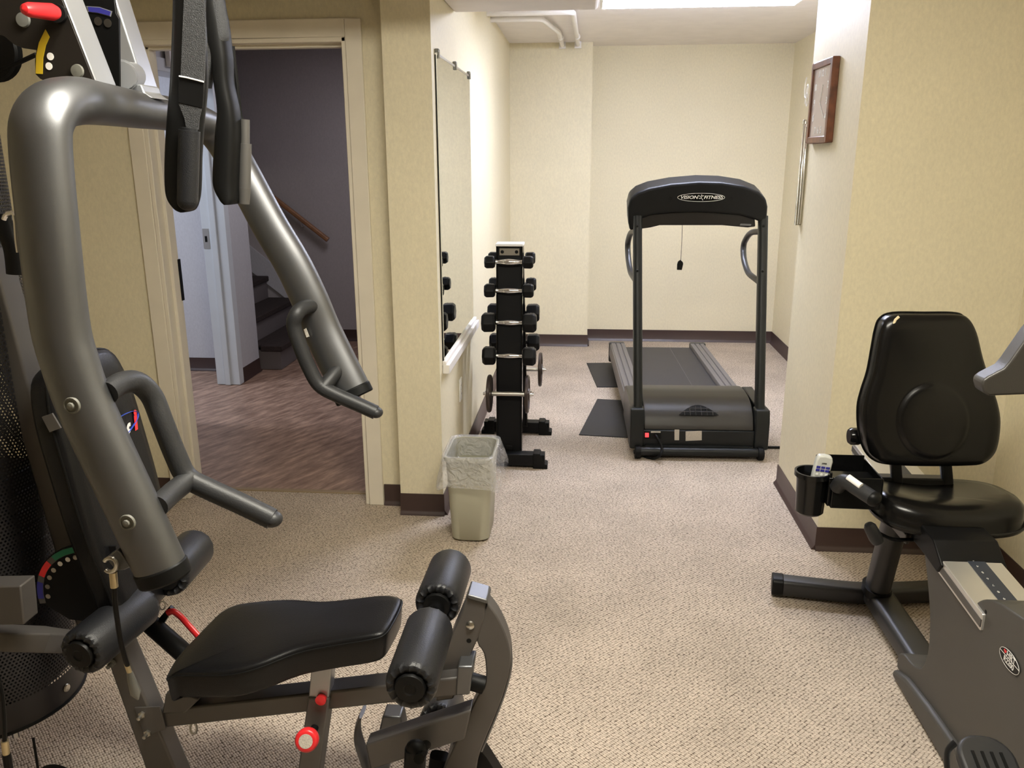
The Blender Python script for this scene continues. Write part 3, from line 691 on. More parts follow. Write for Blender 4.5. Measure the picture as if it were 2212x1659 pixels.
# mats
def floormat(name, pts, label):
    o = part(name, MB().pxy(pts, .0006, .006), m_mat, None, bevel=.0015); tag(o, label, 'mat')
floormat('rubber_mat', [(-.008, 4.60), (.108, 5.345), (.85, 5.26), (.80, 4.52)], 'black rubber mat sticking out beside the treadmill motor end')
floormat('rubber_mat', [(.110, 5.645), (.038, 6.34), (.80, 6.42), (.86, 5.70)], 'black rubber mat sticking out beside the treadmill deck, nearer the back wall')

# ================================================================== RECUMBENT BIKE
BX = 1.065
bk = thing('exercise_bike', 'grey recumbent exercise bike with black seat and high backrest', 'exercise bike', (BX, 2.2, 0))
# backrest
bo = [(1930, 676), (2000, 675.5), (2062, 676), (2085, 684), (2102, 712), (2116, 768), (2133, 822), (2149, 870), (2155, 910), (2150, 958), (2139, 984), (2116, 1001), (2080, 1005), (1990, 1006), (1920, 1003), (1888, 993), (1868, 969), (1857, 930), (1855, 880), (1863, 843), (1876, 802), (1886, 748), (1893, 712), (1903, 688)]
ctr2 = (2005, 860)
def brp(px, py, d=0):     # backrest plane leans back slightly
    r = ray(px, py); a, b = 2.50, .16  # y = a + b (z-.9)
    t = (a+b*(H-.9))/(r.y-b*r.z); p = V((r.x*t, r.y*t, H+r.z*t)); return p+V((0, -d, .16*d))
bos = spline([V((a, b, 0)) for a, b in bo], 4, closed=True)
def shr_(p, f): return (ctr2[0]+(p.x-ctr2[0])*f, ctr2[1]+(p.y-ctr2[1])*f)
R = []
for f, d in ((.90, -.035), (.97, -.030), (1.0, -.018), (1.0, -.012), (.985, .004), (.985, .022), (.96, .034), (.90, .041), (.80, .043)):
    R.append([brp(*shr_(p, f), d) for p in bos])
for q, d in ((1.06, .0435), (1.0, .0440), (.95, .049), (.85, .051), (.5, .053), (.1, .053)):
    ring = []
    for p in bos:
        t = math.atan2((p.y-ctr2[1])/165, (p.x-ctr2[0])/150); ring.append(brp(2003+76*q*math.cos(t), 905+80*q*math.sin(t), d))
    R.append(ring)
br = part('backrest', MB().rings(R), m_leatherg, bk, angle=75)
part('piping', MB().tube([brp(*shr_(p, 1.0), -.013) for p in bos], .0035, 6, closed=True), m_blackg, br)
part('worn_patch', MB().tube([brp(1931, 683, .040), brp(1923, 690, .040), brp(1919, 704, .038)], .004, 6, r2=.0015, hint=(1, 0, 0)), m_crack, br)
for px in (1942, 2052):
    a = brp(px, 960, -.05); b = P(px+4, 1055, 2.56)
    part('backrest_post', MB().rtube([a+V((0, .02, .05)), b+V((0, 0, -.06))], .0165, .011, (1, 0, 0), .5), m_bikef, bk)
part('backrest_bracket', MB().box(.95, 1.17, 2.545, 2.585, .50, .585), m_bikef, bk, bevel=.004)
kn = MB(); kp = P(1866, 943, 2.53)
kn.lathe(kp, (-1, 0, 0), [(0, .008), (.012, .008), (.012, .024), (.018, .027), (.040, .027), (.046, .022), (.046, .001)], 24, mod=lambda j, t: (0, -.002*(math.cos(t*8) > 0) if 3 <= j <= 4 else 0))
part('adjusting_knob', kn, m_blackg, bk)
# seat
def seatp(th, r, top):
    sx, sy = .212, .168; n = 3.0
    c, s_ = math.cos(th), math.sin(th)
    x = sx*math.copysign(abs(c)**(2/n), c)*r; y = sy*math.copysign(abs(s_)**(2/n), s_)*r
    return x, y
SY = 2.44
R = []
nseg = 64
lay = [(.80, .512), (.95, .514), (.995, .520), (1.005, .527), (.99, .533), (.975, .537), (.975, .556), (.955, .578), (.90, .589), (.80, .593), (.6, .591), (.4, .589), (.2, .588), (.02, .587)]
for j, (r, z) in enumerate(lay):
    ring = []
    for k in range(nseg):
        x, y = seatp(2*PI*k/nseg, r, z); u, v = x/.208, y/.168
        zz = z+SY*0
        if j >= 6:
            w = (j-5)/8
            zz += (.022*abs(u)**1.5-.012)*min(1, w*1.6)*(1 if v > -.3 else .7) - .022*max(0, v+.3)*min(1, w*2)
            if v < -.55: zz -= .020*((-v-.55)/.45)**1.3*(1 if j < 9 else .8)
        elif v < -.55: zz -= .012*((-v-.55)/.45)
        xx = x*(1+.05*(-v))
        ring.append(V((BX+.028+xx, SY+y, zz+.004)))
    R.append(ring)
se = part('seat', MB().rings(R), m_leatherg, bk, angle=75)
part('seat_piping', MB().tube([p+V((0, 0, .004)) for p in R[3]], .0045, 6, closed=True), m_blackg, se)
part('seat_pan', MB().box(BX-.10, BX+.10, 2.32, 2.56, .500, .520), m_blackm, bk, bevel=.003)
# carriage under the seat
part('carriage', MB().pyz([(2.12, .485), (2.10, .515), (2.17, .560), (2.30, .565), (2.62, .565), (2.66, .52), (2.66, .505), (2.2, .492)], BX-.085, BX+.088).xf(Matrix.Translation((0, .03, -.02))), m_blackm, bk, bevel=.004)
part('carriage_plate', MB().box(BX-.10, BX-.088, 2.34, 2.56, .455, .50).box(BX-.10, BX+.10, 2.34, 2.5, .48, .497), m_bike, bk, bevel=.003)
# aluminium rail, rising towards the rear
def railpt(y): return .44+.075*(y-1.9)
ra = MB(); y0, y1 = 1.90, 2.95
ra.prism([(BX-.078, y0, railpt(y0)), (BX+.078, y0, railpt(y0)), (BX+.078, y0, railpt(y0)+.045), (BX-.078, y0, railpt(y0)+.045)], (0, y1-y0, railpt(y1)-railpt(y0)))
rl = part('seat_rail', ra, m_alu, bk, bevel=.003)
part('rail_groove', MB().prism([(BX-.0795, y0, railpt(y0)+.010), (BX-.0795, y1, railpt(y1)+.010), (BX-.0795, y1, railpt(y1)+.030), (BX-.0795, y0, railpt(y0)+.030)], (.003, 0, 0)), m_gun, rl)
zz = .0455
dk = part('rail_scale', MB().prism([(BX-.012, y0, railpt(y0)+zz), (BX+.034, y0, railpt(y0)+zz), (BX+.034, y1, railpt(y1)+zz), (BX-.012, y1, railpt(y1)+zz)], (0, 0, .0008)), m_navy, rl)
for k in range(8):
    y = 1.97+.030*k; text('numeral', str(9-k), .012, frame((BX+.004, y, railpt(y)+zz+.0011), (-1, 0, 0), (0, -1, 0)), m_whitelet, dk)
# frame : spine, rear support, cross foot
part('spine', MB().rtube([(BX-.005, 2.74, .062), (BX-.005, 1.0, .062)], .047, .035, (1, 0, 0), .6), m_bikef, bk)
zt0 = V((BX-.02, 2.72, .07)); zt1 = V((BX-.0, 2.66, .47))
part('rear_post', MB().rtube([zt0, zt1], .036, .048, (1, 0, 0), .9), m_bikef, bk)
part('post_collar', MB().rtube([zt0+V((0, 0, .015)), zt0+V((0, -.004, .045))], .044, .056, (1, 0, 0), .9), m_black, bk)
fp = fillet([V((.735, 2.835, .042)), V((1.04, 2.785, .042)), V((1.42, 2.85, .042))], .1, 8)
part('rear_foot', MB().rtube(fp, .031, .036, (0, 0, 1), .5), m_bikef, bk)
for a, b in ((V((.755, 2.832, .042)), V((.715, 2.839, .042))), (V((1.40, 2.847, .042)), V((1.44, 2.854, .042)))):
    part('foot_cap', MB().rtube([a, a.lerp(b, .8), b], .034, .039, (0, 0, 1), .6), m_black, bk, bevel=.004)
# seat lever
lv = part('lever_rod', MB().tube(fillet([P(1895, 1150, 2.33), P(1925, 1166, 2.33), P(1975, 1166, 2.33)], .03), .006, 10), m_blackg, bk)
g0, g1 = P(1877, 1134, 2.32), P(1896, 1170, 2.32); d = (g1-g0)
part('lever_grip', MB().lathe(g0-d*.12, d, [(0, .001), (.004, .012), (.014, .018), (d.length*.9, .020), (d.length*1.15, .017), (d.length*1.27, .001)], 20), m_grip, bk)
# side tray with cup holder
cc = P(1756, 1020, 2.36); R0 = .046
ty = part('cup_holder', MB().lathe((cc.x, cc.y, cc.z-.128), (0, 0, 1), [(0, .001), (0, .034), (.006, .040), (.10, R0-.002), (.118, R0), (.118, R0+.006), (.132, R0+.006), (.132, R0), (.02, .036), (.016, .001)], 36), m_blackg, bk)
mb = MB(); x0, x1 = cc.x+.045, .868
mb.box(x0, x1, 2.31, 2.315, .578, .672).box(x0, x1, 2.475, 2.48, .578, .682).box(x0, x1, 2.31, 2.48, .576, .582).box(x1, x1+.004, 2.31, 2.48, .576, .67).box(x0-.008, x0, 2.32, 2.475, .578, .682)
mb.box(x0-.01, x1-.02, 2.315, 2.375, .655, .668)
part('side_tray', mb, m_blackg, bk, bevel=.003)
part('tray_arm', MB().rtube([(.86, 2.42, .57), (1.0, 2.45, .52)], .012, .03, (0, 0, 1), .3), m_blackm, bk)
hg = part('pulse_handle', MB().tube(fillet([P(1808, 1052, 2.32), P(1822, 1036, 2.29), P(1888, 1078, 2.20)], .03), .0215, 20), m_grip, bk)
e0 = P(1888, 1078, 2.20); dd = (P(1888, 1078, 2.20)-P(1822, 1036, 2.29)).normalized()
part('handle_end', MB().lathe(e0-dd*.004, dd, [(0, .0225), (.006, .0225), (.014, .019), (.020, .011), (.023, .001)], 20), m_black, hg)
part('sensor_plate', MB().tube([P(1832, 1030, 2.262), P(1860, 1050, 2.225)], .009, 12, r2=.006, hint=(1, -.3, .4)), m_white, hg)
part('handle_bracket', MB().tube([P(1808, 1050, 2.33), V((.80, 2.38, .63)), V((.86, 2.40, .60))], .016, 12), m_grip, bk)
# body shroud
so = [(2.355, .03), (2.36, .075), (2.33, .098), (2.245, .108), (2.19, .135), (2.165, .20), (2.18, .30), (2.235, .40), (2.285, .470), (2.24, .466), (2.02, .455), (1.975, .462), (1.93, .512), (1.86, .545), (1.70, .575), (1.45, .62), (1.15, .66), (1.0, .60), (.95, .30), (.98, .03)]
sps = [(p.x, p.y) for p in fillet([V((a, b, 0)) for a, b in so], .05, 4)]
sh = part('shroud', MB().pyz(sps, .995, 1.135), m_bike, bk, bevel=.022, seg=5, angle=50)
part('skirt', MB().pyz([(2.345, .006), (2.345, .030), (2.25, .062), (2.10, .080), (1.9, .095), (1.3, .11), (1.0, .11), (.98, .006)], .978, 1.152), m_bike, bk, bevel=.018, seg=4)
pq = PX(2129, 1322, .9945)
part('screw', MB().lathe(pq, (-1, 0, 0), [(0, .006), (.001, .004)], 12), m_rubber, sh)
# badge on the shroud
bc = PX(2181, 1427, .993); Mb = frame(bc, (0, -1, 0), (0, 0, 1))
bd = part('badge', MB().prism([Mb @ V((x, y, 0)) for x, y in ellipse(.045, .021)], (-.0012, 0, 0)), m_black, sh)
part('badge_outline', MB().tube([Mb @ V((x, y, .001)) for x, y in ellipse(.045, .021, 50)], .0007, 6, closed=True).tube([Mb @ V((-.044, .003, .001)), Mb @ V((.044, .003, .001))], .0008, 6), m_whitelet, bd)
text('lettering', 'HRT', .021, Mb @ Matrix.Translation((.006, .010, .0016)), m_whitelet, bd, off=.0003, ext=.0002)
text('lettering', 'R2200', .018, Mb @ Matrix.Translation((0, -.007, .0016)), m_whitelet, bd, off=.0003, ext=.0002)
ht = MB(); hpts = [(.0165*math.sin(t)**3*.33, .33*(.013*math.cos(t)-.005*math.cos(2*t)-.002*math.cos(3*t)-.001*math.cos(4*t))) for t in [2*PI*k/24 for k in range(24)]]
ht.prism([Mb @ V((x*1.1-.021, y+.011, .0014)) for x, y in hpts], (-.0005, 0, 0)); part('heart_mark', ht, m_red, bd)
# cranks, pedals
ca = V((.97, 1.40, .33)); pdc = V((.90, 1.39, .47))
part('crank_hub', MB().lathe(V((.995, 1.40, .33)), (-1, 0, 0), [(0, .045), (.02, .045), (.03, .03), (.03, .001)], 24), m_black, bk)
pc = PX(2108, 1628, .85)+V((0, -.088, .0))
part('crank_arm', MB().rtube([V((.955, 1.40, .33)), V((.955, pc.y, pc.z-.01))], .013, .009, (0, 1, 0), .5), m_bikef, bk)
pm = frame(pc, (0, 1, -.15), (1, 0, 0))
pd = MB(); pts = rrect(0, 0, .10, .058, .05); pd.prism([frame(pc, (0, 1, .38), (1, .1, 0)) @ V((x, y, -.014)) for x, y in pts], frame(V((0, 0, 0)), (0, 1, .38), (1, .1, 0)) @ V((0, 0, .028)))
pdo = part('pedal', pd, m_bikef, bk, bevel=.008, seg=3)
Mp = frame(pc, (0, 1, .38), (1, .1, 0)); sgn = 1 if (Mp.to_3x3() @ V((0, 0, 1))).z > 0 else -1
for k in range(4): pdr = part('tread_rib', MB().box(-.06, .06, -.032+.019*k, -.026+.019*k, sgn*.0145-.002, sgn*.0145+.002).xf(Mp), m_black, pdo)
part('pedal_strap', MB().tube(spline([Mp @ V((x, y, z)) for x, y, z in ((-.02, -.056, 0), (-.035, -.066, -sgn*.02), (.01, -.075, -sgn*.035), (.07, -.066, -sgn*.02), (.085, -.05, 0))], 5), .010, 10, r2=.003, hint=(0, 1, 0)), m_black, pdo)
part('pedal_axle', MB().cyl(pc, V((.955, pc.y, pc.z)), .008), m_chrome, bk)
part('pedal', MB().box(1.18, 1.27, 1.33, 1.52, .12, .15), m_bikef, bk, bevel=.01)
part('crank_arm', MB().box(1.150, 1.168, 1.385, 1.415, .13, .34), m_bikef, bk, bevel=.004)
# mast, console and front handlebar
part('mast', MB().rtube([V((BX, 1.18, .60)), V((BX, .98, 1.08))], .035, .055, (1, 0, 0), .5), m_bike, bk)
part('front_foot', MB().rtube([V((.80, 1.02, .035)), V((1.33, 1.02, .035))], .03, .035, (0, 0, 1), .5), m_bikef, bk)
t0 = P(2137, 834, 1.74)
hq = [(2121, 832), (2124, 822), (2135, 814), (2170, 796), (2182, 782), (2228, 716), (2290, 650), (2420, 620), (2420, 800), (2300, 850), (2212, 853), (2136, 856), (2126, 848)]
hb = MB().prism([P(a, b, 1.70) for a, b in hq], (0, .045, 0)); pth = [t0, P(2160, 824, 1.72), P(2185, 806, 1.70), P(2212, 768, 1.66), P(2240, 728, 1.60), V((1.00, 1.38, 1.26)), V((BX, 1.2, 1.26))]
hbo = part('front_handlebar', hb, m_hood, bk, bevel=.016, seg=4)
part('handlebar_stem', MB().tube([P(2390, 700, 1.72), V((BX, 1.2, 1.26))], .022, 14), m_bikef, bk)
mirx = lambda p: V((2*BX-p.x, p.y, p.z))
part('front_handlebar', MB().prism([mirx(P(a, b, 1.70)) for a, b in hq], (0, .045, 0)), m_hood, bk, bevel=.016, seg=4)
part('handlebar_stem', MB().tube([mirx(P(2390, 700, 1.72)), V((BX, 1.2, 1.26))], .022, 14), m_bikef, bk)
part('console', MB().prism([V((BX-.15, 1.10, 1.20)), V((BX+.15, 1.10, 1.20)), V((BX+.12, 1.0, 1.44)), V((BX-.12, 1.0, 1.44))], (0, -.08, -.03)), m_black, bk, bevel=.015, seg=3)
# remote
rm0 = V((cc.x+.005, cc.y-.004, cc.z-.108)); tip = P(1744, 990, 2.345)
ax = (tip-rm0).normalized(); fr = frame(rm0, (1, 0, -.12), ax)
rt = thing('remote_control', 'silver keypad handset standing in the bike cup holder', 'remote control', rm0)
Lr = (tip-rm0).length+.012
mb = MB(); op = [(-.021, 0), (.021, 0), (.0235, Lr*.55), (.024, Lr*.9), (.019, Lr*.985), (.0, Lr), (-.019, Lr*.985), (-.024, Lr*.9), (-.0235, Lr*.55)]
mb.prism([fr @ V((x, y, -.011)) for x, y in op], fr.to_3x3() @ V((0, 0, .022))); part('case', mb, m_remote, rt, bevel=.005, seg=3)
zs = -.0115 if (fr.to_3x3() @ V((0, 0, 1))).y > 0 else .0115
for r_ in range(2):
    for c_ in range(3):
        part('blue_key', MB().box(-.0195+.0135*c_, -.0085+.0135*c_, Lr-.040-.0095*r_, Lr-.0335-.0095*r_, zs-.0008, zs+.0008).xf(fr), m_remoteblue, rt)
for r_ in range(4):
    for c_ in range(3):
        part('round_key', MB().lathe((-.0135+.0135*c_, Lr-.060-.0125*r_, zs), (0, 0, 1 if zs > 0 else -1), [(0, .0042), (.0014, .0038), (.002, .001)], 12).xf(fr), m_whitelet, rt)
text('lettering', 'XPIR', .007, fr @ frame((0, Lr-.024, zs+(.0006 if zs > 0 else -.0006)), (1, 0, 0), (0, 1, 0)), m_black, rt)

# ================================================================== HOME GYM
YM = 1.63
gy = thing('home_gym', 'large grey multi-station home gym filling the left foreground', 'exercise machine', (-.9, YM, 0))
# press arm : one bent oval tube, near arm - crossbar - far arm
pa = [(345, 1222, 1.19), (275, 1072, 1.19), (190, 890, 1.19), (150, 780, 1.19), (128, 690, 1.19), (103, 480, 1.19), (88, 320, 1.195), (92, 262, 1.205), (118, 228, 1.235), (165, 218, 1.30), (215, 224, 1.45), (290, 236, 1.66), (365, 246, 1.85), (430, 262, 2.0), (478, 300, 2.05), (520, 370, 2.05), (580, 482, 2.05), (632, 570, 2.05), (668, 645, 2.05), (700, 722, 2.05), (758, 841, 2.03)]
pts = spline([P(*q) for q in pa], 5)
arm = part('press_arm', MB().tube(pts, .044, 28, r2=.036, hint=(1, 0, 0), radii=[.044+.007*max(0, (k-len(pts)*.72)/(len(pts)*.28)) for k in range(len(pts))]), m_silver, gy, angle=60)
for q0, q1 in ((pts[0], pts[3]), (pts[-1], pts[-4])):
    d = (q0-q1).normalized(); part('arm_end_cap', MB().tube([q0-d*.002, q0+d*.018, q0+d*.026], .046 if q0 is pts[0] else .0525, 28, r2=.038, hint=(1, 0, 0)), m_rubber, arm, angle=60, bevel=.004)
for a, b in ((153, 877), (273, 1130)):
    c = P(a, b, 1.152); wsh = part('bolt_washer', MB().lathe(c+V((0, .004, 0)), (0, -1, 0), [(0, .0135), (.004, .0125), (.004, .0105), (.002, .010), (.002, .006), (.007, .005), (.008, .001)], 28), m_washer, arm)
# press handles (each one bent grip on the arm)
def handle(main, stub, r):
    mb = MB(); mb.tube(spline([P(*q) for q in main], 5), r, 18)
    e = P(*main[-1]); d = (e-P(*main[-2])).normalized(); mb.sphere(e, r*.98, (1, 1, .8))
    mb.tube([P(*q) for q in stub], r*.98, 18); return part('press_handle', mb, m_grip, gy, angle=60)
handle([(232, 848, 1.20), (262, 828, 1.235), (296, 826, 1.27), (328, 856, 1.29), (352, 915, 1.29), (380, 985, 1.29), (404, 1030, 1.29), (450, 1056, 1.29), (520, 1088, 1.29), (588, 1121, 1.29)], [(340, 1094, 1.20), (372, 1064, 1.25), (410, 1034, 1.29)], .0185)
handle([(676, 661, 2.03), (655, 665, 1.995), (640, 680, 1.97), (635, 705, 1.97), (650, 752, 1.97), (668, 795, 1.97), (690, 832, 1.97), (724, 852, 1.97), (765, 870, 1.97), (812, 891, 1.97)], [(738, 793, 2.03), (722, 808, 2.0), (698, 838, 1.97)], .0185)
part('range_label', MB().prism([P(a, b, 2.012) for a, b in ((656, 712), (661, 709), (668, 727), (662, 729))], (0, .002, 0)), m_label, arm)
# top pivot : near and far silver bars, dark cam plates
yN0, yN1 = 1.455, 1.515
nb_ = [(118, -60), (150, -60), (247, 187), (210, 182)]
def quadbar(name, f0, f1, y0, y1, m, depthx=-.045):
    # f0,f1: surveyed top and bottom of the front-left edge; box section running between them
    a, b = P(*f0, y0), P(*f1, y0); mb = MB()
    mb.prism([a, a+V((depthx, 0, 0)), b+V((depthx, 0, 0)), b], (0, y1-y0, 0)); return part(name, mb, m, gy, bevel=.004)
quadbar('pivot_bar', (88, -130), (210, 182), 1.455, 1.52, m_silver2)
quadbar('pivot_bar', (210, -130), (318, 209), 1.74, 1.80, m_silver2)
cpn = [(-60, -130), (84, -130), (204, 180), (196, 187), (150, 191), (124, 188), (104, 178), (86, 170), (76, 160), (75, 130), (78, 108), (50, 104), (30, 96), (8, 78), (-60, 60)]
cp = part('cam_plate', MB().prism([P(a, b, 1.448) for a, b in cpn], (0, .006, 0)), m_plate, gy, bevel=.001)
for a, b, r, m_ in ((168, 153.5, .0115, m_washer), (51, 43, .0125, m_clear)):
    part('plug', MB().lathe(P(a, b, 1.447), (0, -1, 0), [(0, r), (.004, r*.9), (.005, .001)], 24), m_, cp)
for a, b in ((106, 143), (109, 122)):
    part('adjustment_hole', MB().lathe(P(a, b, 1.4475), (0, -1, 0), [(0, .0062), (.0006, .0062)], 18), m_trimw, cp)
part('scale_sticker', MB().prism([P(a, b, 1.4472) for a, b in ((98, 63), (107, 80), (99, 98), (93, 125), (92, 160), (77, 159), (78, 120), (84, 92))], (0, .0006, 0)), m_yellow, cp)
pg0, pg1 = P(122, 27, 1.425), P(52, 20, 1.36)
part('pull_pin_grip', MB().lathe(pg1, pg0-pg1, [(-.004, .001), (0, .008), (.010, .0115), ((pg0-pg1).length-.01, .0135), ((pg0-pg1).length, .010)], 24), m_red, cp)
part('pull_pin_collar', MB().cyl(P(120, 28, 1.43), P(128, 30, 1.45), .015), m_rubber, cp)
# selector plate between the bars
sel = [(160, -90), (240, -70), (250, 28), (257, 40), (258, 192), (247, 188), (170, 0)]
s2 = part('selector_plate', MB().prism([P(a, b, 1.60) for a, b in sel], (0, .006, 0)), m_black, gy, bevel=.001)
sc = MB().prism([P(a, b, 1.5985) for a, b in ((186, 13), (215, 15), (242, 24), (239, 36), (212, 29), (190, 26))], (0, .001, 0))
part('selector_sticker', sc, m_silver2, s2)
part('selector_sticker_band', MB().prism([P(a, b, 1.5975) for a, b in ((189.5, 14.5), (215, 16.5), (239, 25), (236.5, 34), (212, 27.5), (192, 25))], (0, .001, 0)), m_blue, s2)
part('selector_hole', MB().lathe(P(212, 46, 1.5985), (0, -1, 0), [(0, .0075), (.001, .0075)], 18), m_steel, s2)
part('selector_hole', MB().lathe(P(233, 50, 1.5985), (0, -1, 0), [(0, .0075), (.001, .0075)], 18), m_steel, s2)
part('pivot_hub', MB().cyl(P(262, 163, 1.62), P(286, 163, 1.74), .026).cyl(P(262, 163, 1.64), P(264, 163, 1.65), .030), m_silver2, gy)
part('pivot_bracket', MB().prism([P(a, b, 1.66) for a, b in ((258, 205), (258, 178), (305, 182), (312, 200), (330, 212))], (0, .07, 0)), m_silver2, gy, bevel=.003)
# upright frame and left side
def up(z): return -1.158-.012*(z-.7)
part('main_upright', MB().rtube([V((-1.108, YM, .44)), V((-1.19, YM, 1.12)), V((-1.30, YM, 2.10))], .025, .032, (1, 0, 0), .25), m_frame, gy)
part('top_beam', MB().rtube([V((-1.27, YM, 2.08)), V((-.98, YM, 2.06)), V((-.86, YM, 2.0))], .03, .04, (0, 1, 0), .25), m_frame, gy)
part('rear_upright', MB().rtube([V((-1.66, YM, .03)), V((-1.64, YM, 2.10))], .035, .035, (1, 0, 0), .25), m_frame, gy)
part('roof_beam', MB().rtube([V((-1.68, YM, 2.10)), V((-1.24, YM, 2.10))], .03, .03, (0, 1, 0), .25), m_frame, gy)
part('base_beam', MB().rtube([V((-1.75, YM, .035)), V((-.25, YM, .035))], .03, .03, (0, 1, 0), .25), m_frame, gy)
part('base_foot', MB().rtube([V((-1.64, YM-.33, .032)), V((-1.64, YM+.33, .032))], .03, .03, (1, 0, 0), .25), m_frame, gy)
# weight stack shroud
SC = V((-1.39, 1.62, 0)); SR = .195; z0, z1 = .33, 1.62
def shf(u, v): a = math.radians(-118+236*u); return V((SC.x+SR*math.cos(a), SC.y+SR*math.sin(a)*.98, z0+(z1-z0)*v))
part('weight_shroud', MB().grid(shf, 48, 6, lambda u, v: (SR*math.radians(236)*u+.001, (z1-z0)*v)), m_perf, gy, angle=60)
part('shroud_hem', MB().tube([shf(k/48, 0) for k in range(49)], .004, 8), m_black, gy)
for a in (-62, -5, 40):
    t = math.radians(a); p = V((SC.x+(SR+.001)*math.cos(t), SC.y+(SR+.001)*math.sin(t)*.98, z0+.035))
    part('shroud_rivet', MB().lathe(p, (math.cos(t), math.sin(t), 0), [(0, .010), (.003, .008), (.004, .001)], 18), m_steel, gy)
for k in range(12): part('weight_plate', MB().box(-1.53, -1.255, 1.50, 1.74, .352+.045*k, .394+.045*k), m_blackm, gy, bevel=.003)
for x in (-1.475, -1.365): part('guide_rod', MB().cyl((x, YM, .20), (x, YM, 2.07), .010), m_chrome, gy)
# backrest
Y0b, Y1b = 1.485, 1.785
pt, pb = V((-1.052, 0, 1.168)), V((-.962, 0, .575)); dz = (pt-pb); Ln = dz.length; dz.normalize(); nx = V((dz.z, 0, -dz.x))
bpl = spline([V(q+(0,)) for q in ((-.105, 0), (-.125, .02), (-.135, .12), (-.15, .25), (-.15, .40), (-.145, .50), (-.12, .575), (-.07, .598), (0, .60), (.07, .598), (.12, .575), (.145, .50), (.15, .40), (.15, .25), (.135, .12), (.125, .02), (.105, 0), (0, -.004))], 4, closed=True)
def bk3(q, f, d): return V((pb.x, YM, pb.z))+V((0, q.x*f*.97, 0))+dz*((q.y-.3)*f+.3)+nx*d
R = [[bk3(q, f, d) for q in bpl] for f, d in ((.94, -.052), (.985, -.05), (1., -.042), (1., -.012), (.985, -.003), (.95, .002), (.8, .006), (.4, .007), (.05, .007))]
brt = part('backrest', MB().rings(R), m_leather, gy, angle=70)
part('backrest_seam', MB().tube([bk3(q, 1.0, -.012) for q in bpl], .0025, 6, closed=True), m_black, brt)
part('backrest_mount', MB().rtube([V((-1.14, YM, 1.02)), V((-1.055, YM, .99))], .03, .025, (0, 0, 1), .2).rtube([V((-1.13, YM, .70)), V((-1.0, YM, .69))], .03, .025, (0, 0, 1), .2), m_frame, gy)
part('backrest_strap', MB().prism([P(a, b, 1.482) for a, b in ((90, 901), (112, 893), (131, 925), (107, 934))], (0, .004, 0)), m_frame, brt)
# logo on the backrest
Mb2 = frame(P(286, 905, 1.745), (0, 1, 0), tuple(dz))
o = V((pb.x, YM, pb.z))+dz*.405+nx*.0085; Mlg = frame(o, (0, 1, 0), tuple(dz))
lb = MB().tube([Mlg @ V((.005+.115*math.cos(t), .010+.024*math.sin(t)+.12*(.115*math.cos(t)), 0)) for t in [2*PI*k/60 for k in range(60)]], .0028, 8, r2=.0008, hint=nx, closed=True, radii=None)
part('logo_ring', lb, m_logo_blue, brt)
text('lettering', 'Paçıf'.replace('ç', 'c').replace('ı', 'i'), .056, Mlg @ Matrix.Translation((.012, -.008, .0004)), m_whitelet, brt, shear=.35, off=.0015)
text('lettering', 'i', .060, Mlg @ Matrix.Translation((.098, .012, .0004)), m_red, brt, shear=.35, off=.003)
# range-of-motion quadrant plate
qc = P(196, 1290, 1.52); qr = (P(45, 1285, 1.52)-qc).length; qr = .122
arc = [qc+V((qr*math.cos(math.radians(a)), 0, qr*math.sin(math.radians(a)))) for a in range(78, 192, 6)]
qp = part('quadrant_plate', MB().prism(arc+[P(150, 1338, 1.52), P(260, 1350, 1.52), P(250, 1180, 1.52)], (0, .006, 0)), m_blackm, gy)
def arcband(a0, a1, r0, r1, dy):
    A = [a0+(a1-a0)*k/10 for k in range(11)]
    return MB().prism([qc+V((r1*math.cos(math.radians(a)), dy, r1*math.sin(math.radians(a)))) for a in A]+[qc+V((r0*math.cos(math.radians(a)), dy, r0*math.sin(math.radians(a)))) for a in A[::-1]], (0, .0006, 0))
part('scale_band', arcband(80, 190, qr-.016, qr-.002, -.0008), m_gun, qp)
part('green_scale', arcband(92, 128, qr-.0155, qr-.0025, -.0016), m_green, qp)
part('red_scale', arcband(136, 156, qr-.0155, qr-.0025, -.0016), m_red, qp)
part('blue_scale', arcband(164, 184, qr-.0155, qr-.0025, -.0016), m_blue, qp)
for k, a in enumerate((102, 113, 126, 140, 153, 167, 181)):
    p = qc+V(((qr-.026)*math.cos(math.radians(a)), -.001, (qr-.026)*math.sin(math.radians(a))))
    part('scale_hole', MB().lathe(p, (0, -1, 0), [(0, .0055), (.0008, .0055)], 14), m_trimw if k in (1, 2) else m_steel, qp)
# seat frame beam, front post, seat rail
part('lower_beam', MB().rtube([P(-120, 1374, 1.40), P(96, 1381, 1.43), P(215, 1392, 1.60)], .021, .022, (0, 0, 1), .2), m_frame, gy)
part('lower_bracket', MB().prism([P(a, b, 1.355) for a, b in ((-60, 1268), (44, 1266), (52, 1350), (-60, 1352))], (0, .045, 0)), m_frame, gy, bevel=.003)
def pr2y(name, pts, y0, y1, m, bev=.004): return part(name, MB().prism([P(a, b, y0) for a, b in pts], (0, y1-y0, 0)), m, gy, bevel=bev)
f0, f1 = P(236, 1440, 1.575), P(313, 1659, 1.575); g0_, g1_ = P(283, 1437, 1.575), P(377, 1659, 1.575)
def ext(a, b, z): t = (z-a.z)/(b.z-a.z); return a.lerp(b, t)
part('front_post', MB().prism([ext(f0, f1, .56), ext(g0_, g1_, .56), ext(g0_, g1_, .07), ext(f0, f1, .07)], (0, .055, 0)), m_frame, gy, bevel=.005)
part('seat_rail', MB().prism([P(a, b, 1.58) for a, b in ((344, 1535), (1006, 1462), (1002, 1502), (354, 1573))], (0, .055, 0)), m_frame, gy, bevel=.005)
